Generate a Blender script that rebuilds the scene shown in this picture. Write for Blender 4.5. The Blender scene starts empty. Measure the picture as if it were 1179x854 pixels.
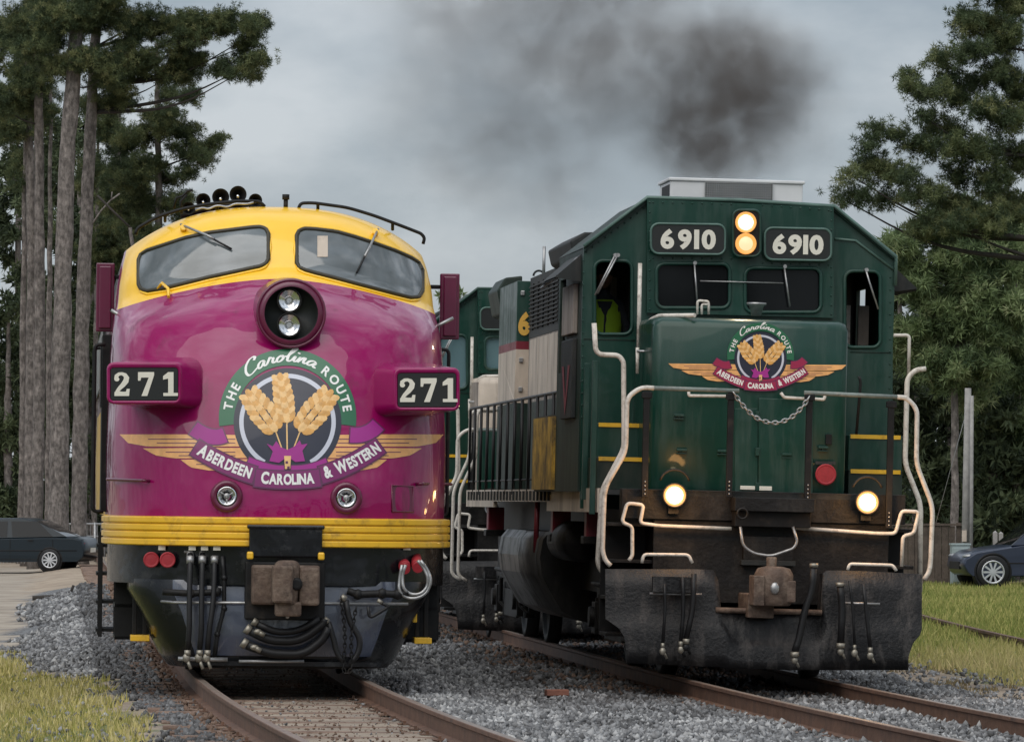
import bpy, bmesh, math, random
import numpy as np
from mathutils import Vector, Matrix, Euler
from mathutils.geometry import tessellate_polygon
R = math.radians
random.seed(7); rng = np.random.default_rng(7)
scene = bpy.context.scene
col = scene.collection

# ------------------------------------------------------------------ camera, sky, sun, exposure
F_PX = 6000.0; CX = 589.5; HY = 572.0; CAMZ = 1.66          # lens in pixels of the 1179 wide photograph
cam_d = bpy.data.cameras.new('camera'); cam = bpy.data.objects.new('camera', cam_d); col.objects.link(cam)
cam.location = (0, 0, CAMZ); cam.rotation_euler = (R(90), 0, 0)
cam_d.sensor_width = 36; cam_d.lens = 36*F_PX/1179; cam_d.shift_y = (HY-427)/1179; cam_d.clip_end = 3000; cam_d.clip_start = .5
scene.camera = cam
SUN_EL, SUN_AZ = R(52), R(200)       # high soft sun behind the photographer, a little to the left
world = bpy.data.worlds.new('World'); scene.world = world; world.use_nodes = True
nt = world.node_tree; N = nt.nodes; L = nt.links; N.clear()
sky = N.new('ShaderNodeTexSky'); sky.sky_type = 'NISHITA'; sky.sun_disc = False
sky.sun_elevation = SUN_EL; sky.sun_rotation = SUN_AZ
tc = N.new('ShaderNodeTexCoord'); sp = N.new('ShaderNodeSeparateXYZ'); L.new(tc.outputs['Generated'], sp.inputs[0])
mp = N.new('ShaderNodeMapping'); mp.inputs['Scale'].default_value = (1, 1, 2.2); L.new(tc.outputs['Generated'], mp.inputs[0])
nz = N.new('ShaderNodeTexNoise'); nz.inputs['Scale'].default_value = 11; nz.inputs['Detail'].default_value = 6; nz.inputs['Roughness'].default_value = .55
L.new(mp.outputs[0], nz.inputs['Vector'])
cr = N.new('ShaderNodeValToRGB'); cr.color_ramp.elements[0].position = .40; cr.color_ramp.elements[1].position = .64
cr.color_ramp.elements[0].color = (2.0, 2.3, 2.65, 1); cr.color_ramp.elements[1].color = (3.6, 3.8, 4.05, 1)
L.new(nz.outputs['Fac'], cr.inputs[0])
# big bright and dark cloud masses higher up (these show in the paint and the glass)
nb_ = N.new('ShaderNodeTexNoise'); nb_.inputs['Scale'].default_value = 2.6; nb_.inputs['Detail'].default_value = 5; nb_.inputs['Roughness'].default_value = .5; L.new(mp.outputs[0], nb_.inputs['Vector'])
cb = N.new('ShaderNodeMapRange'); cb.inputs['From Min'].default_value = .38; cb.inputs['From Max'].default_value = .62; cb.inputs['To Min'].default_value = .35; cb.inputs['To Max'].default_value = 1.9; L.new(nb_.outputs['Fac'], cb.inputs[0])
el = N.new('ShaderNodeMapRange'); el.inputs['From Min'].default_value = .10; el.inputs['From Max'].default_value = .30; L.new(sp.outputs['Z'], el.inputs[0])
cm = N.new('ShaderNodeMix'); cm.data_type = 'FLOAT'; cm.inputs['A'].default_value = 1; L.new(el.outputs[0], cm.inputs['Factor']); L.new(cb.outputs[0], cm.inputs['B'])
# overcast: the zenith is about three times as bright as the horizon
mr = N.new('ShaderNodeMapRange'); mr.inputs['From Min'].default_value = 0; mr.inputs['From Max'].default_value = 1
mr.inputs['To Min'].default_value = 1.12; mr.inputs['To Max'].default_value = 1.75; L.new(sp.outputs['Z'], mr.inputs[0])
mm = N.new('ShaderNodeMath'); mm.operation = 'MULTIPLY'; L.new(mr.outputs[0], mm.inputs[0]); L.new(cm.outputs['Result'], mm.inputs[1])
vm = N.new('ShaderNodeVectorMath'); vm.operation = 'SCALE'; L.new(cr.outputs[0], vm.inputs[0]); L.new(mm.outputs[0], vm.inputs['Scale'])
mx = N.new('ShaderNodeMix'); mx.data_type = 'RGBA'; mx.inputs['Factor'].default_value = .88
L.new(sky.outputs[0], mx.inputs['A']); L.new(vm.outputs[0], mx.inputs['B'])
bg = N.new('ShaderNodeBackground'); bg.inputs['Strength'].default_value = .1; L.new(mx.outputs['Result'], bg.inputs['Color'])
wo = N.new('ShaderNodeOutputWorld'); L.new(bg.outputs[0], wo.inputs[0])
sd = bpy.data.lights.new('sun', 'SUN'); sd.energy = 1.5; sd.angle = R(70); sd.color = (1, .95, .88)
sun = bpy.data.objects.new('sun', sd); col.objects.link(sun)
# direction towards the sun: azimuth measured clockwise from +Y
sdir = Vector((math.sin(SUN_AZ)*math.cos(SUN_EL), math.cos(SUN_AZ)*math.cos(SUN_EL), math.sin(SUN_EL)))
sun.rotation_euler = sdir.to_track_quat('Z', 'Y').to_euler()
scene.view_settings.view_transform = 'Standard'; scene.view_settings.look = 'None'
scene.view_settings.exposure = .45; scene.view_settings.gamma = 1
scene.render.engine = 'CYCLES'
try:
    scene.cycles.volume_max_steps = 128; scene.cycles.volume_step_rate = 2.0
except Exception: pass

# ------------------------------------------------------------------ materials
MATS = {}
def mat(name, c, rough=.5, metal=0., coat=0., var=0., vs=3., dirt=None, dirt_amt=.0, ds=2., bump=0., bs=30., emit=None, es=0., spec=.5, trans=0., wave=0., wavs=1.5, streak=0.):
    if name in MATS: return MATS[name]
    m = bpy.data.materials.new(name); m.use_nodes = True; MATS[name] = m
    t = m.node_tree; n = t.nodes; l = t.links; b = n['Principled BSDF']
    b.inputs['Base Color'].default_value = (*c, 1); b.inputs['Roughness'].default_value = rough; b.inputs['Metallic'].default_value = metal
    b.inputs['Specular IOR Level'].default_value = spec; b.inputs['Coat Weight'].default_value = coat; b.inputs['Coat Roughness'].default_value = .06
    b.inputs['Transmission Weight'].default_value = trans
    if emit: b.inputs['Emission Color'].default_value = (*emit, 1); b.inputs['Emission Strength'].default_value = es
    tcn = n.new('ShaderNodeTexCoord'); last = None
    def noise(scale, detail=5, rough_=.6, vec=None):
        q = n.new('ShaderNodeTexNoise'); q.inputs['Scale'].default_value = scale; q.inputs['Detail'].default_value = detail; q.inputs['Roughness'].default_value = rough_
        l.new(vec or tcn.outputs['Object'], q.inputs['Vector']); return q
    if var:
        q = noise(vs); rp = n.new('ShaderNodeValToRGB'); rp.color_ramp.elements[0].position = .3; rp.color_ramp.elements[1].position = .7
        rp.color_ramp.elements[0].color = (*[x*(1-var) for x in c], 1); rp.color_ramp.elements[1].color = (*[min(1, x*(1+var)) for x in c], 1)
        l.new(q.outputs['Fac'], rp.inputs[0]); last = rp.outputs[0]
    if dirt:
        q = noise(ds, 8, .7)
        if streak:
            mpn = n.new('ShaderNodeMapping'); mpn.inputs['Scale'].default_value = (1, 1, streak); l.new(tcn.outputs['Object'], mpn.inputs[0]); l.new(mpn.outputs[0], q.inputs['Vector'])
        rp = n.new('ShaderNodeMapRange'); rp.inputs['From Min'].default_value = .62-dirt_amt*.4; rp.inputs['From Max'].default_value = .80-dirt_amt*.25
        rp.inputs['To Max'].default_value = .9
        l.new(q.outputs['Fac'], rp.inputs[0])
        mxn = n.new('ShaderNodeMix'); mxn.data_type = 'RGBA'; l.new(rp.outputs[0], mxn.inputs['Factor'])
        if last: l.new(last, mxn.inputs['A'])
        else: mxn.inputs['A'].default_value = (*c, 1)
        mxn.inputs['B'].default_value = (*dirt, 1); last = mxn.outputs['Result']
        rr_ = n.new('ShaderNodeMapRange'); rr_.inputs['To Min'].default_value = rough; rr_.inputs['To Max'].default_value = max(rough, .7); l.new(rp.outputs[0], rr_.inputs[0]); l.new(rr_.outputs[0], b.inputs['Roughness'])
    if last: l.new(last, b.inputs['Base Color'])
    nn = None
    if bump:
        q = noise(bs, 6); bn = n.new('ShaderNodeBump'); bn.inputs['Strength'].default_value = bump; bn.inputs['Distance'].default_value = .02; l.new(q.outputs['Fac'], bn.inputs['Height']); nn = bn
    if wave:
        q = noise(wavs, 2, .4); bn = n.new('ShaderNodeBump'); bn.inputs['Strength'].default_value = wave; bn.inputs['Distance'].default_value = .05; l.new(q.outputs['Fac'], bn.inputs['Height'])
        if nn: l.new(nn.outputs[0], bn.inputs['Normal'])
        nn = bn
    if nn:
        l.new(nn.outputs[0], b.inputs['Normal'])
        if coat: l.new(nn.outputs[0], b.inputs['Coat Normal'])
    return m
DUST = (.16, .13, .10)
maroon = mat('maroon_paint', (.26, .0015, .088), .30, coat=.75, var=.10, vs=1.2, wave=.8, wavs=1.5, dirt=(.09, .02, .035), dirt_amt=.12, ds=3, streak=.25)
MATS['maroon_paint'].node_tree.nodes['Principled BSDF'].inputs['Specular IOR Level'].default_value = .12; MATS['maroon_paint'].node_tree.nodes['Principled BSDF'].inputs['Coat Roughness'].default_value = .03
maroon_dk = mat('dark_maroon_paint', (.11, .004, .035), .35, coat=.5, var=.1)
yellow = mat('yellow_paint', (.92, .54, .018), .35, coat=.4, var=.06, vs=1.5, wave=.12, dirt=(.42, .22, .03), dirt_amt=.08, ds=3)
yellow_b = mat('band_yellow_paint', (.78, .45, .02), .38, coat=.3, var=.1, dirt=(.25, .14, .03), dirt_amt=.22, ds=5)
black_gl = mat('gloss_black_paint', (.005, .006, .008), .25, spec=.3, coat=.25, var=.2, wave=.25, wavs=3, dirt=(.05, .05, .05), dirt_amt=.12, ds=4)
pilot_gl = mat('gloss_black_sky_sheen', (.05, .06, .09), .2, coat=1, var=.12, wave=.35, wavs=3, dirt=(.05, .05, .055), dirt_amt=.3, ds=3, streak=.3)  # black pilot paint with the mirrored sky put into a lighter blue-grey colour
black = mat('black_steel', (.009, .009, .0095), .55, spec=.25, var=.3, vs=8, dirt=(.045, .037, .03), dirt_amt=.2, ds=5)
grime = mat('grimy_black_steel', (.009, .0085, .0085), .5, spec=.25, var=.35, vs=5, dirt=(.036, .033, .030), dirt_amt=.36, streak=.4, ds=4, bump=.4, bs=18)
plowm = mat('scuffed_plow_steel', (.010, .010, .011), .42, spec=.3, var=.3, vs=4, dirt=(.085, .078, .074), dirt_amt=.30, ds=6, streak=.35, bump=.5, bs=30)
rubber = mat('black_rubber', (.012, .012, .013), .45, spec=.3, var=.2)
rust = mat('rusty_cast_steel', (.085, .055, .04), .75, var=.4, vs=9, dirt=(.22, .165, .125), dirt_amt=.4, ds=7, bump=.6, bs=25)
rustrail = mat('rusty_rail_steel', (.13, .07, .045), .7, var=.3, vs=6, dirt=(.05, .035, .03), dirt_amt=.25, ds=5, bump=.3)
railtop = mat('worn_rail_head', (.30, .24, .20), .38, metal=.6, var=.2, vs=5)
green = mat('dark_green_paint', (.0035, .036, .024), .30, spec=.35, coat=.2, var=.15, vs=1.5, wave=.2, wavs=2.5, dirt=(.030, .062, .050), dirt_amt=.38, ds=5, streak=.12)
green_ol = mat('sooty_green_paint', (.009, .024, .018), .5, spec=.3, var=.25, dirt=(.05, .052, .042), dirt_amt=.35, ds=2.4, streak=.3)
green_lt = mat('faded_green_paint', (.009, .042, .031), .42, spec=.35, coat=.1, var=.15, dirt=(.05, .08, .065), dirt_amt=.25, ds=3, streak=.3)
trimg = mat('pale_green_edge_trim', (.07, .13, .11), .4, var=.2, vs=8)
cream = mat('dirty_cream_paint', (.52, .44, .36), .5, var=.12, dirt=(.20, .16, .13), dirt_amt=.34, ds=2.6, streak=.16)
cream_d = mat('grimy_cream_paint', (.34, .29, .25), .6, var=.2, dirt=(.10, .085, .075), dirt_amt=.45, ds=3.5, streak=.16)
soot = mat('sooty_hood_steel', (.022, .025, .025), .6, spec=.3, var=.3, dirt=(.07, .064, .06), dirt_amt=.35, streak=.3, ds=3)
redband = mat('red_stripe_paint', (.17, .012, .025), .45, var=.2, dirt=(.1, .04, .03), dirt_amt=.3)
white_ac = mat('white_metal_housing', (.62, .63, .64), .45, var=.08)
weather_t = mat('weathered_grey_green_tube', (.16, .19, .175), .5, var=.25, vs=10, dirt=(.32, .30, .26), dirt_amt=.25, ds=12)
yel_smear = mat('smeared_yellow_paint', (.55, .33, .04), .6, var=.3, vs=3, dirt=(.035, .028, .022), dirt_amt=.65, ds=3.2)
white_t = mat('white_tube_paint', (.62, .58, .52), .42, var=.12, vs=9, dirt=(.22, .18, .14), dirt_amt=.3, ds=14)
alum = mat('brushed_aluminium', (.62, .63, .65), .35, metal=.7, var=.1)
chrome = mat('chrome_reflector', (.75, .75, .76), .12, metal=1)
silver = mat('galvanised_fitting', (.36, .36, .36), .4, metal=.7, var=.25, vs=20)
glass = mat('dark_window_glass', (.008, .009, .010), .05, wave=.02)
MATS['dark_window_glass'].node_tree.nodes['Principled BSDF'].inputs['Specular IOR Level'].default_value = .22
brass = mat('aged_brass_fitting', (.26, .24, .20), .45, metal=.6, var=.35, vs=25)
glass_f = mat('grey_windshield_glass', (.10, .115, .12), .08, coat=1, var=.15, vs=2, wave=.05)
glass_teal = mat('pale_window_glass', (.12, .20, .22), .08, coat=1)
rubber_seal = mat('window_gasket_rubber', (.03, .025, .012), .5)
numblack = mat('number_board_black', (.009, .011, .011), .45)
numwhite = mat('number_white', (.72, .69, .60), .5, var=.05)
red_lens = mat('red_plastic', (.33, .018, .028), .6, coat=0, var=.15, vs=40)
em_green = mat('emblem_green', (.012, .125, .055), .4, coat=.3)
em_navy = mat('emblem_navy', (.012, .015, .034), .35, coat=.3)
em_white = mat('emblem_silver_ring', (.55, .57, .66), .35, coat=.5)
em_wing = mat('emblem_wing_orange', (.78, .40, .14), .4, coat=.5, var=.15, vs=12)
em_line = mat('emblem_dark_outline', (.10, .012, .07), .4, coat=.5)
em_rib = mat('emblem_ribbon_purple', (.19, .012, .12), .4, coat=.2)
em_rib2 = mat('emblem_ribbon_crimson', (.30, .010, .06), .4, coat=.2)
em_bow = mat('emblem_bow_magenta', (.34, .015, .24), .45, coat=.2)
em_wheat = mat('emblem_wheat', (.66, .34, .08), .45, coat=.4, var=.2, vs=25)
em_wheat2 = mat('emblem_wheat_pale', (.80, .50, .20), .45, coat=.4, var=.15, vs=25)
em_text = mat('emblem_lettering_white', (.80, .80, .78), .4, coat=.3)
gold = mat('gold_number_paint', (.72, .42, .08), .4)
lamp_on = mat('lit_headlamp_lens', (1, .9, .7), .3, emit=(1, .80, .50), es=14)
lamp_on2 = mat('lit_headlamp_lens_warm', (.3, .25, .15), .3, emit=(1, .74, .42), es=.7)
bowl = mat('lit_reflector_bowl', (.03, .02, .01), .3, emit=(1, .42, .10), es=.85)
brickm = mat('red_brick', (.22, .09, .06), .8, var=.3, bump=.5)
tiem = mat('weathered_sleeper_wood', (.16, .105, .078), .85, var=.4, vs=5, dirt=(.30, .215, .165), dirt_amt=.4, ds=9, bump=.8, bs=30)
vest = mat('hi_vis_vest_fabric', (.38, .62, .03), .7, var=.1, emit=None)
skin = mat('skin', (.30, .17, .12), .6); shirt = mat('dark_shirt', (.03, .035, .045), .8)
bark = mat('pine_bark', (.21, .185, .17), .9, var=.5, vs=5, dirt=(.04, .034, .03), dirt_amt=.55, ds=11, streak=.42, bump=1, bs=14)
barkd = mat('branch_bark', (.035, .030, .026), .9, var=.3)

# ------------------------------------------------------------------ mesh helpers
def tag(o, label=None, cat=None, group=None, kind=None):
    if label: o['label'] = label
    if cat: o['category'] = cat
    if group: o['group'] = group
    if kind: o['kind'] = kind
    return o
def empty(name, loc, rot=(0, 0, 0), label=None, cat=None, group=None):
    o = bpy.data.objects.new(name, None); o.location = loc; o.rotation_euler = rot; col.objects.link(o); o.empty_display_size = .2
    return tag(o, label, cat, group)
def copy_tree(o, parent=None):
    c = o.copy(); col.objects.link(c); c.parent = parent
    for ch in [k for k in bpy.data.objects if k.parent == o]: copy_tree(ch, c)
    return c
def fillet(pts, r=.06, n=5, closed=False):
    pts = [Vector(p) for p in pts]; out = []
    m = len(pts)
    for i, p in enumerate(pts):
        if not closed and (i == 0 or i == m-1): out.append(p); continue
        a = pts[(i-1) % m]; b = pts[(i+1) % m]; da = (a-p); db = (b-p); la, lb = da.length, db.length
        if la < 1e-6 or lb < 1e-6: out.append(p); continue
        rr_ = min(r, la*.49, lb*.49); A = p+da/la*rr_; B = p+db/lb*rr_
        for k in range(n+1):
            t = k/n; out.append((A*(1-t)**2+p*2*t*(1-t)+B*t*t))
    return out
class MB:
    def __init__(s): s.v = []; s.f = []; s.m = []; s.mats = []; s.sm = []
    def mi(s, m):
        if m not in s.mats: s.mats.append(m)
        return s.mats.index(m)
    def add(s, vs, fs, m=None, smooth=False):
        o = len(s.v); s.v.extend([tuple(p) for p in vs]); k = s.mi(m) if m else 0
        for f in fs: s.f.append([i+o for i in f]); s.m.append(k); s.sm.append(smooth)
        return s
    def box(s, x0, x1, y0, y1, z0, z1, m=None, c=0.):
        if x0 > x1: x0, x1 = x1, x0
        if y0 > y1: y0, y1 = y1, y0
        if z0 > z1: z0, z1 = z1, z0
        vs = [(x0,y0,z0),(x1,y0,z0),(x1,y1,z0),(x0,y1,z0),(x0,y0,z1),(x1,y0,z1),(x1,y1,z1),(x0,y1,z1)]
        return s.add(vs, [(0,3,2,1),(4,5,6,7),(0,1,5,4),(1,2,6,5),(2,3,7,6),(3,0,4,7)], m)
    def tube(s, path, r, m=None, seg=10, cap=True, rf=None, closed=False):
        P = [Vector(p) for p in path]; Q = [P[0]]
        for p in P[1:]:
            if (p-Q[-1]).length > 1e-5: Q.append(p)
        P = Q; n = len(P)
        if n < 2: return s
        T = []
        for i in range(n):
            if closed: d = P[(i+1) % n]-P[i-1]
            else: d = P[min(i+1, n-1)]-P[max(i-1, 0)]
            T.append(d.normalized())
        u = T[0].orthogonal().normalized(); vs = []
        for i in range(n):
            u = (u - T[i]*u.dot(T[i]));  u = u.normalized() if u.length > 1e-6 else T[i].orthogonal().normalized()
            w = T[i].cross(u); rad = rf(i/(n-1)) if rf else r
            for k in range(seg):
                a = 2*math.pi*k/seg; vs.append(P[i]+(u*math.cos(a)+w*math.sin(a))*rad)
        fs = []
        for i in range(n if closed else n-1):
            j = (i+1) % n
            for k in range(seg): fs.append((i*seg+k, i*seg+(k+1) % seg, j*seg+(k+1) % seg, j*seg+k))
        s.add(vs, fs, m, True)
        if cap and not closed:
            s.add(vs[:seg], [tuple(reversed(range(seg)))], m); s.add(vs[-seg:], [tuple(range(seg))], m)
        return s
    def lathe(s, o, ax, prof, m=None, seg=24, smooth=True, cap=True):
        o = Vector(o); ax = Vector(ax).normalized(); u = ax.orthogonal().normalized(); w = ax.cross(u); vs = []
        for (t, r) in prof:
            for k in range(seg):
                a = 2*math.pi*k/seg; vs.append(o+ax*t+(u*math.cos(a)+w*math.sin(a))*r)
        fs = []
        for i in range(len(prof)-1):
            for k in range(seg): fs.append((i*seg+k, i*seg+(k+1) % seg, (i+1)*seg+(k+1) % seg, (i+1)*seg+k))
        s.add(vs, fs, m, smooth)
        if cap:
            s.add(vs[:seg], [tuple(reversed(range(seg)))], m); s.add(vs[-seg:], [tuple(range(seg))], m)
        return s
    def cyl(s, o, ax, r, l, m=None, seg=24): return s.lathe(o, ax, [(0, r), (l, r)], m, seg)
    def prism(s, poly, fn0, fn1, m=None, holes=()):
        """poly: 2D loop; fn0/fn1 map a 2D point to front / back 3D points"""
        loops = [list(poly)]+[list(h) for h in holes]
        tris = tessellate_polygon([[Vector((a, b, 0)) for a, b in lp] for lp in loops])
        flat = [p for lp in loops for p in lp]; A = [fn0(*p) for p in flat]; B = [fn1(*p) for p in flat]; n = len(flat)
        s.add(A+B, [tuple(t) for t in tris]+[tuple(i+n for i in reversed(t)) for t in tris], m)
        o = 0
        for lp in loops:
            k = len(lp); s.add(A[o:o+k]+B[o:o+k], [(i, (i+1) % k, (i+1) % k+k, i+k) for i in range(k)], m); o += k
        return s
    def grid(s, rows, m=None, smooth=True, mf=None):
        nr = len(rows); nc = len(rows[0]); o = len(s.v); s.v.extend([tuple(p) for r_ in rows for p in r_])
        for i in range(nr-1):
            for j in range(nc-1):
                s.f.append([o+i*nc+j, o+i*nc+j+1, o+(i+1)*nc+j+1, o+(i+1)*nc+j]); s.m.append(s.mi(mf(i, j) if mf else m) if (m or mf) else 0); s.sm.append(smooth)
        return s
    def ball(s, c, r, m=None, seg=14, sc=(1, 1, 1)):
        rows = []
        for i in range(seg//2+1):
            th = math.pi*i/(seg//2); rows.append([(c[0]+r*sc[0]*math.sin(th)*math.cos(2*math.pi*k/seg), c[1]+r*sc[1]*math.sin(th)*math.sin(2*math.pi*k/seg), c[2]+r*sc[2]*math.cos(th)) for k in range(seg+1)])
        return s.grid(rows, m)
    def build(s, name, m=None, parent=None, bevel=0, label=None, fix=True):
        me = bpy.data.meshes.new(name); me.from_pydata(s.v, [], s.f)
        mats = s.mats or [m]
        for q in mats: me.materials.append(q)
        me.polygons.foreach_set('material_index', s.m); me.polygons.foreach_set('use_smooth', s.sm)
        if fix:
            bm = bmesh.new(); bm.from_mesh(me); bmesh.ops.remove_doubles(bm, verts=bm.verts, dist=2e-5); bmesh.ops.recalc_face_normals(bm, faces=bm.faces); bm.to_mesh(me); bm.free()
        me.update()
        o = bpy.data.objects.new(name, me); col.objects.link(o); o.parent = parent
        if bevel:
            b = o.modifiers.new('edge', 'BEVEL'); b.width = bevel; b.segments = 2; b.limit_method = 'ANGLE'; b.angle_limit = R(40)
        if label: o['label'] = label
        return o
def raw_mesh(name, V, Fc, m, parent=None, attr=None, smooth=False):
    """numpy vertices (n,3) and faces (k, 3 or 4)"""
    V = np.asarray(V, np.float32); Fc = np.asarray(Fc, np.int32); me = bpy.data.meshes.new(name)
    me.vertices.add(len(V)); me.vertices.foreach_set('co', V.ravel()); k = Fc.shape[1]
    me.loops.add(Fc.size); me.loops.foreach_set('vertex_index', Fc.ravel())
    me.polygons.add(len(Fc)); me.polygons.foreach_set('loop_start', np.arange(0, Fc.size, k, dtype=np.int32)); me.polygons.foreach_set('loop_total', np.full(len(Fc), k, np.int32))
    if smooth: me.polygons.foreach_set('use_smooth', np.ones(len(Fc), bool))
    if attr is not None:
        a = me.attributes.new('rnd', 'FLOAT', 'POINT'); a.data.foreach_set('value', np.asarray(attr, np.float32))
    me.materials.append(m); me.update(calc_edges=True)
    o = bpy.data.objects.new(name, me); col.objects.link(o); o.parent = parent
    return o
class Frame:
    """local axes of a vehicle standing on a track; px() turns a photo pixel at a given real depth into a local point"""
    def __init__(s, O, yaw, roll):
        s.O = Vector(O); s.rot = Euler((0, roll, yaw)); s.Rm = s.rot.to_matrix(); s.Ri = s.Rm.transposed()
    def px(s, x, y, d):
        C = s.Ri @ (Vector((0, 0, CAMZ))-s.O); D = s.Ri @ Vector(((x-CX)/F_PX, 1, -(y-HY)/F_PX)); t = (d-C.y)/D.y
        return C+D*t
    def root(s, name, **k): return empty(name, s.O, tuple(s.rot), **k)
def wpt(x, y, Y):
    return Vector(((x-CX)/F_PX*Y, Y, CAMZ-(y-HY)/F_PX*Y))

# ------------------------------------------------------------------ lettering from Blender's built-in font, kept as flat glyph shapes
GL = {}
def glyph(ch, bold=.0, shear=0.):
    k = (ch, bold, shear)
    if k in GL: return GL[k]
    cu = bpy.data.curves.new('g', 'FONT'); cu.body = ch; cu.size = 1; cu.offset = bold; cu.shear = shear; cu.resolution_u = 4
    ob = bpy.data.objects.new('g', cu); col.objects.link(ob)
    dg = bpy.context.evaluated_depsgraph_get(); dg.update(); me = bpy.data.meshes.new_from_object(ob.evaluated_get(dg))
    vs = [tuple(v.co[:2]) for v in me.vertices]; fs = [tuple(p.vertices) for p in me.polygons]
    bpy.data.objects.remove(ob); bpy.data.curves.remove(cu); bpy.data.meshes.remove(me)
    x0 = min(v[0] for v in vs); x1 = max(v[0] for v in vs)
    GL[k] = ([(v[0]-x0, v[1]) for v in vs], fs, x1-x0); return GL[k]
def text_on(mb, s, path, size, fn, m, bold=.015, shear=0., gap=.07, sx=1., caps1=1.0):
    """path(t in 0..1)->(x,y,angle) in a 2D plane with y down; letters spread evenly by their widths; fn maps 2D->3D"""
    g = [glyph(c, bold, shear) if c != ' ' else ([], [], .3) for c in s]
    sc = [caps1 if (i == 0 or s[i-1] == ' ') else 1. for i in range(len(s))]
    tot = sum(q[2]*k for q, k in zip(g, sc))+gap*(len(s)-1); p = 0
    for (vs, fs, w), k in zip(g, sc):
        cx, cy, a = path((p+w*k/2)/tot); ca, sa = math.cos(a), math.sin(a)
        V = []
        for (vx, vy) in vs:
            X = (vx-w/2)*size*sx*k; Y = -(vy)*size*k
            V.append(fn(cx+X*ca-Y*sa, cy+X*sa+Y*ca))
        mb.add(V, fs, m); p += w*k+gap
def arcp(cx, cy, r, a0, a1):
    """text along a circle; angles in degrees clockwise from straight up"""
    def f(t):
        a = R(a0+(a1-a0)*t); return (cx+r*math.sin(a), cy-r*math.cos(a), a)
    return f
def linep(x0, y0, x1, y1, bend=0.):
    def f(t):
        x = x0+(x1-x0)*t; y = y0+(y1-y0)*t+bend*4*t*(1-t); a = math.atan2((y1-y0)+bend*4*(1-2*t), x1-x0); return (x, y, a)
    return f
def rrect(x0, y0, x1, y1, r, n=5):
    out = []
    for (cx, cy, a) in ((x1-r, y0+r, -90), (x1-r, y1-r, 0), (x0+r, y1-r, 90), (x0+r, y0+r, 180)):
        for k in range(n+1):
            t = R(a+90*k/n); out.append((cx+r*math.cos(t), cy+r*math.sin(t)))
    return out

for _c in '6910': glyph(_c, .045); glyph(_c, .05)
for _c in 'THERUO': glyph(_c, .03)
for _c in 'THERUOWSNABDCLI&': glyph(_c, .045 if _c not in '' else .03)
for _c in 'Carolina': glyph(_c, .012, .45)
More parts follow.
